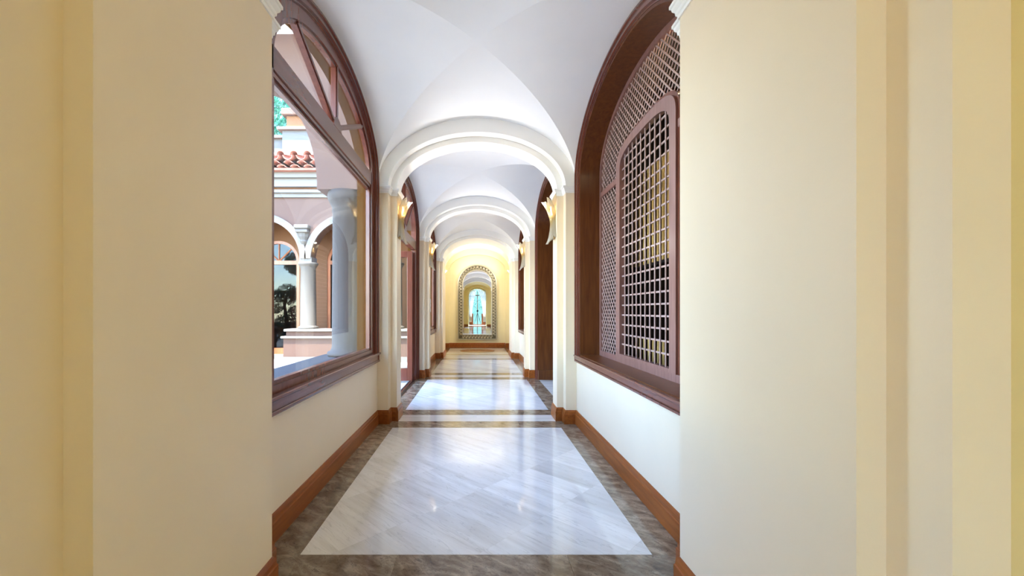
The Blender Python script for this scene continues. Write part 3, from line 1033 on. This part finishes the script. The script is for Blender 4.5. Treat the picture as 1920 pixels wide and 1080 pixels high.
def sconce(s, y, label, X2=X2, watts=SCONCE_W, col=(1.0, 0.96, 0.92)):
    """gilded cast-glass wall lamp; s is the side, the lamp projects towards the axis"""
    x = s * X2
    t = thing('wall_sconce', label, 'wall lamp', (x, y, 2.3), 'glass leaf wall lamps on the piers')
    face = PI if s > 0 else 0.0
    link('back_plate', PLATE, t, (x, y, 0), (0, 0, face))
    dx = -s * 0.052
    link('lamp_holder', HOLDER, t, (x + dx * 0.75, y, 0))
    link('bulb', BULB, t, (x + dx, y, 0))
    for az, dz, sc in ((-84, 0.075, 0.95), (-42, 0.035, 0.95), (0, 0.0, 1.0), (42, 0.035, 0.95), (84, 0.075, 0.95)):
        link('glass_leaf', LEAF, t, (x, y, 2.55 + dz), (0, 0, face + math.radians(az)), (sc, sc, 1.0))
    l = bpy.data.lights.new('sconce_light', 'SPOT')
    l.energy = watts; l.color = col; l.shadow_soft_size = 0.010
    l.spot_size = math.radians(179); l.spot_blend = 0.6
    lo = bpy.data.objects.new('sconce_light', l); C.objects.link(lo)
    lo.parent = t; lo.location = Vector((x - s * 0.10, y, 2.86)) - wloc(t)
    lo.rotation_euler = Vector((s * 1.0, 0, 0.0)).to_track_quat('Z', 'Y').to_euler()
    return t

SC = [(-1, 5.44, 'lit amber glass leaf sconce on the pier between the big window and the folding doors'),
      (1, 5.44, 'lit amber glass leaf sconce on the pier between the nearest lattice and the wood-lined passage'),
      (-1, 8.94, 'lit amber glass leaf sconce on the pier above the light switches'),
      (1, 8.94, 'lit amber glass leaf sconce on the pier just beyond the wood-lined passage'),
      ]
for s, y, lb in SC: sconce(s, y, lb)
sconce(-1, 14.6, 'added amber glass fill sconce hidden in the far bay on the courtyard side of the mirror wall', W, END_W, (1.0, 0.95, 0.84))  # unseen lamps added on the side walls to brighten the end bay
sconce(1, 14.6, 'added amber glass fill sconce hidden in the far bay on the lattice side of the mirror wall', W, END_W, (1.0, 0.95, 0.84))

sw = thing('light_switch', 'tall white switch plate on the pier below the second sconce', 'light switch', (-X2, 9.0, 1.5))
box('plate', -X2, -X2 + 0.008, 8.955, 9.045, 1.37, 1.665, 'white_pl', sw, 0.002)
for k in range(3):
    z = 1.385 + 0.092 * k
    box('rocker', -X2 + 0.008, -X2 + 0.014, 8.968, 9.032, z, z + 0.078, 'white_pl', sw, 0.002)

# ------------------------------------------------------------------ the tall mirror
mir = thing('wall_mirror', 'tall arched mirror in an ornate silver-gilt scroll frame on the end wall', 'mirror', (0, Y_END, 0.30))
MZ0, MHO = 0.30, 0.75
MZS = 3.165 - MHO
def mpath(h, z0, n=40):
    pts = [(-h, z0)]
    for i in range(n + 1):
        t = PI - PI * i / n
        pts.append((h * math.cos(t), MZS + h * math.sin(t)))
    pts.append((h, z0))
    return pts
def mring(name, ho, zo, hi, zi, y0, y1, mat, parent=mir):
    a, b = mpath(ho, zo), mpath(hi, zi); n = len(a)
    v = [(x, y0, z) for x, z in a] + [(x, y0, z) for x, z in b] + [(x, y1, z) for x, z in a] + [(x, y1, z) for x, z in b]
    f = []
    for i in range(n):
        j = (i + 1) % n
        f += [(i, j, n + j, n + i), (2 * n + i, 3 * n + i, 3 * n + j, 2 * n + j), (i, 2 * n + i, 2 * n + j, j), (n + i, n + j, 3 * n + j, 3 * n + i)]
    return autosmooth(mk(name, v, f, mat, parent), 30)
mring('outer_moulding', 0.75, 0.30, 0.715, 0.335, Y_END - 0.075, Y_END - 0.002, 'silver')
mring('frame_ground', 0.715, 0.335, 0.580, 0.470, Y_END - 0.040, Y_END - 0.002, 'silver_dk')
mring('inner_moulding', 0.580, 0.470, 0.548, 0.502, Y_END - 0.065, Y_END - 0.002, 'silver')
v, f = prism_xz(mpath(0.552, 0.498), Y_END - 0.026, Y_END - 0.016)
mk('mirror_pane', v, f, 'mirror', mir)
# scroll relief: an S-curve with two curls, repeated around the frame
def scroll_mesh():
    mb = MB()
    pts = []
    for k in range(15):
        t = k / 14.0
        pts.append((-0.050 + 0.10 * t, 0.0, 0.046 * math.sin(2 * PI * t - PI / 2) * 0.9))
    mb.tube(pts, [0.006 + 0.010 * math.sin(PI * k / 14.0) for k in range(15)], 6)
    for sg in (-1, 1):
        c = []
        for k in range(12):
            a = k / 11.0 * 1.5 * PI
            r = 0.030 * (1 - 0.6 * k / 11.0)
            c.append((sg * (0.022 + r * math.cos(a)), -0.004, sg * (0.014 + r * math.sin(a)) * 1.0))
        mb.tube(c, [0.010 - 0.004 * k / 11.0 for k in range(12)], 6)
    return local_mesh('scroll', mb, 'silver')
SCR = scroll_mesh()
hm = 0.6475; zm = 0.4025
seq = []
nv = 17
for k in range(nv):
    z = zm + 0.06 + (MZS - zm - 0.06) * (k + 0.5) / nv
    seq.append((-hm, z, -PI / 2)); seq.append((hm, z, PI / 2))
na = 17
for k in range(na):
    a = PI * (k + 0.5) / na
    seq.append((hm * math.cos(a), MZS + hm * math.sin(a), a - PI / 2))
nb = 10
for k in range(nb):
    seq.append((-hm + 0.06 + (2 * hm - 0.12) * (k + 0.5) / nb, zm, PI))
for x, z, a in seq:
    link('scroll', SCR, mir, (x, Y_END - 0.046, z), (0, -a, 0), (1.05, 1.0, 1.05))

# ------------------------------------------------------------------ what the mirror sees: the hall end behind the camera
wb = thing('wall_back', 'yellow wall with an arched window alcove behind the photographer, seen in the mirror', 'wall', (0, Y_BACK, 0), kind='structure')
def xz_arch_wall(name, x0, x1, yA, yB, half, zs_, za_, mat, parent, ztop=TOP, cx=0.0, zb=0.0, n=32):
    ys = [cx - half * math.cos(PI * i / n) for i in range(n + 1)]
    az = lambda x: zs_ + (za_ - zs_) * math.sqrt(max(0, 1 - ((x - cx) / half) ** 2))
    mb = MB()
    for y in (yA, yB):
        mb.add([(x0, y, zb), (cx - half, y, zb), (cx - half, y, ztop), (x0, y, ztop)], [(0, 1, 2, 3)])
        mb.add([(cx + half, y, zb), (x1, y, zb), (x1, y, ztop), (cx + half, y, ztop)], [(0, 1, 2, 3)])
        mb.add([(x, y, az(x)) for x in ys] + [(x, y, ztop) for x in ys], [(i, i + 1, n + 2 + i, n + 1 + i) for i in range(n)])
    pth = [(cx - half, zb)] + [(x, az(x)) for x in ys] + [(cx + half, zb)]
    m = len(pth)
    mb.add([(x, yA, z) for x, z in pth] + [(x, yB, z) for x, z in pth], [(i, i + 1, m + i + 1, m + i) for i in range(m - 1)])
    mb.add([(x0, yA, zb), (x0, yA, ztop), (x0, yB, ztop), (x0, yB, zb)], [(0, 1, 2, 3)])
    mb.add([(x1, yA, zb), (x1, yA, ztop), (x1, yB, ztop), (x1, yB, zb)], [(0, 1, 2, 3)])
    return mb.build(name, mat, parent)
xz_arch_wall('arch_wall', -1.5, 1.5, Y_BACK, Y_BACK - 0.4, 0.86, 2.95, 3.60, 'wall_y', wb)
for s in (-1, 1):
    x0, x1 = sorted((s * 1.05, s * 1.5)); box('alcove_wall', x0, x1, Y_BACK - 1.9, Y_BACK - 0.4, 0, TOP, 'wall_y', wb)
box('alcove_ceiling', -1.05, 1.05, Y_BACK - 1.9, Y_BACK - 0.4, 3.75, TOP, 'wall_y', wb)
xz_arch_wall('window_wall', -1.5, 1.5, Y_BACK - 1.9, Y_BACK - 2.2, 0.82, 2.9, 3.5, 'wall_y', wb)
sweep('back_baseboard', [(0.86, Y_BACK), (W, Y_BACK)], BASEP, 'base', wb, 1)
sweep('back_baseboard', [(-W, Y_BACK), (-0.86, Y_BACK)], BASEP, 'base', wb, 1)
w5 = thing('window_5', 'bright glazed garden door behind the photographer, visible only in the mirror', 'window', (0, Y_BACK - 2.05, 0), kind='structure')
yb_ = Y_BACK - 2.05
box('pane', -0.80, 0.80, yb_ - 0.004, yb_ + 0.004, 0.05, 3.4, 'glass', w5)
for x in (-0.80, -0.03, 0.74): box('stile', x, x + 0.06, yb_ - 0.03, yb_ + 0.03, 0.0, 3.3, 'extwood', w5)
box('rail', -0.8, 0.8, yb_ - 0.03, yb_ + 0.03, 2.85, 2.93, 'extwood', w5)
box('rail', -0.8, 0.8, yb_ - 0.03, yb_ + 0.03, 0.02, 0.12, 'extwood', w5)
for s in (-1, 1):
    x0, x1 = sorted((s * 0.40, s * 0.74)); box('lower_panel', x0, x1, yb_ - 0.02, yb_ + 0.05, 0.10, 1.15, 'extwood', w5)
for s in (-1, 1):
    ct = bpy.data.meshes.new('curtain')
    v = []; f = []
    nz, nx = 26, 40
    for i in range(nz + 1):
        z = 0.35 + 3.05 * i / nz
        t = i / nz
        inner = 0.55 - 0.50 * t ** 2.2          # swept aside below, meeting at the top
        for j in range(nx + 1):
            u = j / nx
            x = s * (inner + (0.80 - inner) * u)
            v.append((x, yb_ + 0.16 + 0.035 * math.sin(u * 34 + s) * (0.5 + 0.5 * t), z))
    for i in range(nz):
        for j in range(nx):
            a = i * (nx + 1) + j
            f.append((a, a + 1, a + nx + 2, a + nx + 1))
    o = mk('sheer_curtain', v, f, 'curtain', None, smooth=True)
    md = o.modifiers.new('thick', 'SOLIDIFY'); md.thickness = 0.002
    tag(o, 'white sheer curtain drawn aside at the garden door, ' + ('lattice' if s > 0 else 'courtyard') + ' side, seen in the mirror', 'curtain', 'curtains of the garden door')

# camera on its tripod, standing where the photograph was taken from
tp = thing('camera_tripod', 'black camera on a tall tripod reflected in the end mirror', 'tripod', (0, -0.10, 0))
b = MB().cham(-0.07, 0.085, -0.17, -0.09, 1.345, 1.455, 0.012).cham(-0.03, 0.045, -0.17, -0.09, 1.45, 1.485, 0.01)
b.build('camera_body', 'black', tp)
lens = MB().lathe(0, 0, [(0.040, 0), (0.042, 0.02), (0.042, 0.05), (0.046, 0.055), (0.046, 0.07)], 24)
Rl = Matrix.Translation((0.0075, -0.092, 1.40)) @ Matrix.Rotation(-PI / 2, 4, 'X')
mk('camera_lens', [tuple(Rl @ Vector(p)) for p in lens.v], lens.f, 'black', tp, True)
MB().cham(-0.035, 0.05, -0.165, -0.095, 1.31, 1.345, 0.006).tube([(0.0075, -0.13, 1.31), (0.0075, -0.13, 1.0)], 0.016).build('centre_column', 'black', tp)
for k in range(3):
    a = math.radians(90 + 120 * k)
    top = Vector((0.0075 + 0.03 * math.cos(a), -0.13 + 0.03 * math.sin(a), 1.20)); bot = Vector((0.0075 + 0.42 * math.cos(a), -0.13 + 0.42 * math.sin(a), 0.012))
    m_ = top.lerp(bot, 0.5)
    MB().tube([top, m_], 0.015).tube([m_, bot], 0.011).build('leg', 'black', tp)

# wall lamps added out of frame to brighten the hall beside the photographer
sconce(-1, -0.8, 'added amber glass fill sconce beside the photographer on the courtyard side, out of the frame', W, HALL_W, (1.0, 0.90, 0.70))
sconce(1, -0.8, 'added amber glass fill sconce beside the photographer on the lattice side, out of the frame', W, HALL_W, (1.0, 0.90, 0.70))
rl = thing('added_room_lamp', 'small brass bulb lamp added out of view behind the lattice to light the slats', 'ceiling lamp', (1.78, 3.1, 3.6))  # unseen lamp added to light the gilt slats
MB().lathe(1.78, 3.1, [(0.03, TOP), (0.03, TOP - 0.02), (0.006, TOP - 0.03), (0.006, 3.72), (0.022, 3.71), (0.022, 3.66)], 14).build('stem', 'gold', rl, True)
MB().lathe(1.78, 3.1, [(0.018, 3.66), (0.034, 3.62), (0.032, 3.58), (0.012, 3.55), (0.002, 3.548)], 14).build('bulb', 'bulb', rl, True)
_l = bpy.data.lights.new('added_room_light', 'POINT'); _l.energy = ROOM_W; _l.color = (1.0, 0.8, 0.5); _l.shadow_soft_size = 0.04
_lo = bpy.data.objects.new('added_room_light', _l); C.objects.link(_lo); _lo.parent = rl; _lo.location = (0, 0, -0.12)

# ------------------------------------------------------------------ outside: ground, porch, courtyard wing, trees
ground = box('ground', -40, -W - 0.172, -25, 40, -0.16, -0.02, 'pave')
tag(ground, 'pale gravel courtyard outside the windows', 'ground', kind='structure')

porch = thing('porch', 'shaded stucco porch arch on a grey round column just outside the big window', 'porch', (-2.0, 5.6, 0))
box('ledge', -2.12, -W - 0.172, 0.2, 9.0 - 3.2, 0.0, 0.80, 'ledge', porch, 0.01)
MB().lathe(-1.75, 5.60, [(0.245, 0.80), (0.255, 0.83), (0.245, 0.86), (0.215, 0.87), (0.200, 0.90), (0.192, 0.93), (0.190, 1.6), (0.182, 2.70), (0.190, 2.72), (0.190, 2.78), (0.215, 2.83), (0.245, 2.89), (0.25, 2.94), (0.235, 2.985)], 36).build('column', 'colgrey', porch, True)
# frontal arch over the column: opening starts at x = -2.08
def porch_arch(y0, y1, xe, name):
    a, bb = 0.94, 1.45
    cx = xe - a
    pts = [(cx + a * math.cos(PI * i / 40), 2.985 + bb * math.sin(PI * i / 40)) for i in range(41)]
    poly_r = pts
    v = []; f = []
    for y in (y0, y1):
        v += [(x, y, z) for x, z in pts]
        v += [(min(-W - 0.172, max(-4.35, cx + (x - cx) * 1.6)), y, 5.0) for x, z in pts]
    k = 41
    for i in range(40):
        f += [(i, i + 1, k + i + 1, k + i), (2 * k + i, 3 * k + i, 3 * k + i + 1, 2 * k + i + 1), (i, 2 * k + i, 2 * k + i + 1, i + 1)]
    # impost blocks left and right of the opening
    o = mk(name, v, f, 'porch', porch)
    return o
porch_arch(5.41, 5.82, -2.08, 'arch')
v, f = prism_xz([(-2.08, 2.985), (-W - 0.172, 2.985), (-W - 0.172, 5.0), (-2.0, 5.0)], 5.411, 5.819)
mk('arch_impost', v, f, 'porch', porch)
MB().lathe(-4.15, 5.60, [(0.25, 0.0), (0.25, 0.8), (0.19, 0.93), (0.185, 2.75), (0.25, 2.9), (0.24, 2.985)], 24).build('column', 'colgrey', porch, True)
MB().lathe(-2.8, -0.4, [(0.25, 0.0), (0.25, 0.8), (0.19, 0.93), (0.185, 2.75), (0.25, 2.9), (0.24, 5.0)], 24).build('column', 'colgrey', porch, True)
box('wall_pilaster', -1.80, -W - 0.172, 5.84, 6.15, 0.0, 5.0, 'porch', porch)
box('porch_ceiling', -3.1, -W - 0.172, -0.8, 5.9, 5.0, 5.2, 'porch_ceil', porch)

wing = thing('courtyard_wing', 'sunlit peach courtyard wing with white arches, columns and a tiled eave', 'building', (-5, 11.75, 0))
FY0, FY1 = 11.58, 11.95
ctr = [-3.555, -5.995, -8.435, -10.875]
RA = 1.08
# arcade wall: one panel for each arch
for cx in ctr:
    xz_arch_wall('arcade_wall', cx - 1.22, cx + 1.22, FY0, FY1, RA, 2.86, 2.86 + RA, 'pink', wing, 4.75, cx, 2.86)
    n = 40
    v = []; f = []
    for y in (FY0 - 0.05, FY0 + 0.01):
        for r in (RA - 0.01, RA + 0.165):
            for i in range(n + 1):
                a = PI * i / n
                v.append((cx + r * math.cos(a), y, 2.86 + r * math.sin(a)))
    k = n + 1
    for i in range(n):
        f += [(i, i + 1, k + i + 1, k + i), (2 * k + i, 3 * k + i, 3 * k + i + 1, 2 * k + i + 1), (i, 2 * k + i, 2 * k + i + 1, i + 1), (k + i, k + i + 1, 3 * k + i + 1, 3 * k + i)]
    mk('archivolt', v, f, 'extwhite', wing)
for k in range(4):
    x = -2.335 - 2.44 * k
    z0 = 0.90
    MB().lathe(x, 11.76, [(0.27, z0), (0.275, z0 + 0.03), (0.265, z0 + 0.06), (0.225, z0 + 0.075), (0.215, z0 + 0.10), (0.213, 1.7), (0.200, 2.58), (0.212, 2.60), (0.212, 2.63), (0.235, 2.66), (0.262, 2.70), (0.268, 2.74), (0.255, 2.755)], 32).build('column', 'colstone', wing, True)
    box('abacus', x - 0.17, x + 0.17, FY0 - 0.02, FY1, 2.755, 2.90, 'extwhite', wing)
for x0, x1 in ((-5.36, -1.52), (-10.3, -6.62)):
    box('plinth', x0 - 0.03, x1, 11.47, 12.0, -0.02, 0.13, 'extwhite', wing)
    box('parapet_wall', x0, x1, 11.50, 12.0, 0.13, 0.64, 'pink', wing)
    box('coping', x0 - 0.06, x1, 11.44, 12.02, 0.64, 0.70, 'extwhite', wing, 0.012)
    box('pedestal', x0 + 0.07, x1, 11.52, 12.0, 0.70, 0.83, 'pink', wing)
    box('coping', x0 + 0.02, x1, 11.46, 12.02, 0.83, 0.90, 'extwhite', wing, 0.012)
box('door_step', -12, -1.52, 12.25, 12.62, -0.02, 0.10, 'extwhite', wing)
# back wall of the arcade with two arched glazed doors
BWY = 12.55
DC = [(-6.0, 0.63), (-3.90, 0.63), (-8.4, 0.63)]
edges = [-12.0, -7.2, -4.95, -1.52]
for (cx, hw_), x0, x1 in zip([DC[2], DC[0], DC[1]], edges[:-1], edges[1:]):
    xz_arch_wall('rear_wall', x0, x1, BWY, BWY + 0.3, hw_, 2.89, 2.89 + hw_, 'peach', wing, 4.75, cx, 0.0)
    fr = MB()
    n = 24
    for ro, ri, ya, yb2 in ((hw_, hw_ - 0.09, BWY + 0.02, BWY + 0.12),):
        a = [(cx - ro, 0.10)] + [(cx + ro * math.cos(PI - PI * i / n), 2.89 + ro * math.sin(PI * i / n)) for i in range(n + 1)] + [(cx + ro, 0.10)]
        c2 = [(cx - ri, 0.10)] + [(cx + ri * math.cos(PI - PI * i / n), 2.89 + ri * math.sin(PI * i / n)) for i in range(n + 1)] + [(cx + ri, 0.10)]
        m = len(a)
        v = [(x, ya, z) for x, z in a] + [(x, ya, z) for x, z in c2] + [(x, yb2, z) for x, z in a] + [(x, yb2, z) for x, z in c2]
        f = []
        for i in range(m - 1):
            f += [(i, i + 1, m + i + 1, m + i), (2 * m + i, 3 * m + i, 3 * m + i + 1, 2 * m + i + 1), (m + i, m + i + 1, 3 * m + i + 1, 3 * m + i)]
        fr.add(v, f)
    dr = fr.build('glazed_door', 'extwood', wing)
    box('door_transom', cx - hw_, cx + hw_, BWY + 0.015, BWY + 0.12, 2.80, 2.92, 'extwood', dr)
    box('bottom_rail', cx - hw_, cx + hw_, BWY + 0.02, BWY + 0.11, 0.10, 0.28, 'extwood', dr)
    box('door_pane', cx - hw_ + 0.05, cx + hw_ - 0.05, BWY + 0.06, BWY + 0.068, 0.2, 2.86, 'door_glass', dr)
    v, f = prism_xz([(cx + (hw_ - 0.05) * math.cos(PI * i / 20), 2.9 + (hw_ - 0.05) * math.sin(PI * i / 20)) for i in range(21)], BWY + 0.06, BWY + 0.068)
    mk('door_pane', v, f, 'door_glass', dr)
    q = MB()
    for a in (PI / 4, PI / 2, 3 * PI / 4):
        q.tube([(cx, BWY + 0.05, 2.9), (cx + hw_ * math.cos(a), BWY + 0.05, 2.9 + hw_ * math.sin(a))], 0.022, 6)
    q.build('fan_bar', 'extwood', dr)
box('inner_room', -12, -1.52, 14.0, 14.1, 0, 5, 'dark_room', wing)  # near-black sheet standing in for the unlit interior behind the doors
box('arcade_ceiling', -12, -1.52, FY1, BWY + 1.6, 4.2, 4.3, 'pink', wing)
# corbel on the spandrel
cb = thing('wall_corbel', 'small grey carved stone corbel between two white arches', 'corbel', (-4.83, FY0, 3.15))
_c = MB().lathe(0, 0, [(0.03, 3.14), (0.055, 3.17), (0.045, 3.21), (0.085, 3.26), (0.115, 3.33), (0.105, 3.37), (0.15, 3.46), (0.165, 3.56)], 12, 0.0, 2 * PI)
mk('corbel_body', [(-4.83 + x, FY0 + 0.02 - max(0.0, -y) * 1.0 if y < 0 else FY0 + 0.02, z) for x, y, z in _c.v], _c.f, 'colstone', cb)
box('corbel_slab', -5.03, -4.63, FY0 - 0.21, FY0, 3.66, 3.77, 'colstone', cb, 0.02)
box('corbel_slab', -5.00, -4.66, FY0 - 0.18, FY0, 3.56, 3.655, 'colstone', cb, 0.015)
# cornice and eave
for z0, z1, dp in ((4.55, 4.66, 0.06), (4.66, 4.74, 0.14), (4.74, 4.80, 0.10), (4.80, 5.02, 0.22), (5.02, 5.16, 0.32)):
    box('cornice', -12, -1.52, FY0 - dp, FY1, z0, z1, 'extwhite' if dp != 0.10 else 'peach', wing)
box('eave_board', -12, -1.52, 11.10, 12.4, 5.16, 5.22, 'terracotta', wing)
# barrel tiles
def barrel(r0, r1, ln, up=True, n=10):
    mb = MB()
    v = []; f = []
    for y, r in ((0.0, r0), (ln, r1)):
        for rr in (r, r - 0.018):
            for k in range(n + 1):
                a = PI * k / n
                v.append((rr * math.cos(a), y, (rr * math.sin(a)) * (1 if up else -1)))
    m = n + 1
    for k in range(n):
        f += [(k, k + 1, 2 * m + k + 1, 2 * m + k), (m + k, 3 * m + k, 3 * m + k + 1, m + k + 1), (k, m + k, m + k + 1, k + 1), (2 * m + k, 2 * m + k + 1, 3 * m + k + 1, 3 * m + k)]
    mb.add(v, f)
    return mb
T_UP = local_mesh('roof_tile', barrel(0.115, 0.095, 0.75), 'terracotta')
T_DN = local_mesh('roof_tile', barrel(0.13, 0.11, 0.75, False), 'terracotta')
for k in range(22):
    x = -2.0 - 0.355 * k
    for row in range(2):
        yy = 10.98 + 0.62 * row; zz = 5.52 + 0.17 * row
        link('roof_tile', T_UP, wing, (x, yy, zz), (0.26, 0, 0))
        link('roof_tile', T_DN, wing, (x + 0.1775, yy, zz), (0.26, 0, 0))
for row in range(2):
    for k in range(22):
        x = -2.0 - 0.355 * k
        link('eave_tile', T_UP, wing, (x + 0.1775 * (row % 2), 11.02, 5.22 + 0.11 * row), (0.05, 0, 0), (1.0, 0.8, 0.55))
box('attic_wall', -12, -1.52, 12.15, 12.5, 5.2, 6.42, 'parapet', wing)
box('attic_coping', -12, -1.52, 12.05, 12.6, 6.42, 6.50, 'extwhite', wing, 0.01)
box('attic_pier', -5.60, -4.4, 11.95, 12.6, 5.6, 6.58, 'parapet', wing)
box('attic_coping', -5.72, -4.3, 11.85, 12.7, 6.58, 6.66, 'extwhite', wing, 0.01)
box('attic_block', -5.50, -4.5, 12.0, 12.6, 6.66, 7.02, 'peach', wing)
box('attic_coping', -5.62, -4.4, 11.9, 12.7, 7.02, 7.22, 'pink', wing, 0.02)

def leaves(centers, nleaf, size, mat, parent, name='foliage', seed=1):
    rng = random.Random(seed)
    v = []; f = []
    tot = sum(r ** 2 for _, r in centers)
    for c, r in centers:
        for _ in range(int(nleaf * r * r / tot)):
            d = Vector((rng.gauss(0, 1), rng.gauss(0, 1), rng.gauss(0, 1))).normalized()
            p = Vector(c) + d * r * (0.72 + 0.30 * rng.random())
            a = Vector((rng.gauss(0, 1), rng.gauss(0, 1), rng.gauss(0, 1))).normalized()
            nrm = (d + a * 0.7).normalized()
            t1 = nrm.orthogonal().normalized(); t2 = nrm.cross(t1)
            s_ = size * (0.6 + 0.8 * rng.random())
            i = len(v)
            v += [p - t1 * s_, p + t2 * s_ * 0.5, p + t1 * s_, p - t2 * s_ * 0.5]
            f.append((i, i + 1, i + 2, i + 3))
    o = mk(name, v, f, mat, parent, recalc=False)
    return o

def tree(label, x, y, h, cr, seed, mat='leaf'):
    rng = random.Random(seed)
    t = thing('tree', label, 'tree', (x, y, 0))
    MB().tube([(x, y, -0.02), (x + 0.1, y, h * 0.35), (x - 0.05, y + 0.1, h * 0.75)], [0.28, 0.2, 0.1], 10).build('trunk', 'bark', t, True)
    cs = []
    for k in range(26):
        a = rng.uniform(0, 2 * PI); q = rng.uniform(0.2, 1.0)
        cs.append(((x + cr * q * math.cos(a), y + cr * q * math.sin(a), h * rng.uniform(0.5, 0.98)), rng.uniform(0.5, 0.95) * cr * 0.38))
    fo = leaves(cs, 30000, 0.075, mat, t, seed=seed)
    fo['kind'] = 'stuff'
tree('tall green tree rising behind the parapet of the courtyard wing', -8.6, 17.5, 11.5, 3.4, 3)

tree('broad dark tree across the courtyard, mirrored in the arcade doors', -9.6, -1.0, 8.0, 2.4, 5, 'leaf2')
tree('garden tree outside the curtained door, seen through the mirror', 0.6, -18.5, 7.5, 3.8, 8, 'leaf2')
hg = thing('hedge', 'clipped green hedge in the garden seen through the mirror', 'hedge', (0, -11.5, 0))
_r = random.Random(4)
hf = leaves([((-3.2 + 0.55 * i, -11.5 + _r.uniform(-0.2, 0.2), 0.4 + 0.75 * j), 0.55) for i in range(12) for j in range(5)], 14000, 0.08, 'hedge', hg, seed=12)
hf['kind'] = 'stuff'
box('hedge_core', -3.4, 3.2, -11.9, -11.1, -0.02, 3.5, 'hedge', hg)
tpy = thing('topiary', 'cloud-pruned dark topiary mirrored in the arcade door glass', 'topiary', (-7.45, 9.0, 0))
MB().tube([(-7.45, 9.0, -0.02), (-7.4, 9.0, 0.9), (-7.5, 9.05, 1.6), (-7.4, 9.0, 2.1)], [0.09, 0.075, 0.06, 0.05], 8).build('trunk', 'bark', tpy, True)
cs = [((-7.4, 9.0, 2.05), 0.42), ((-7.75, 9.0, 1.98), 0.28), ((-7.1, 9.0, 2.05), 0.28), ((-7.8, 9.0, 1.5), 0.22), ((-7.1, 9.1, 1.4), 0.24), ((-7.45, 9.0, 0.85), 0.48), ((-7.85, 9.0, 0.6), 0.4), ((-7.1, 9.0, 0.6), 0.42)]
tf = leaves(cs, 9000, 0.035, 'leaf2', tpy, seed=9)
tf['kind'] = 'stuff'
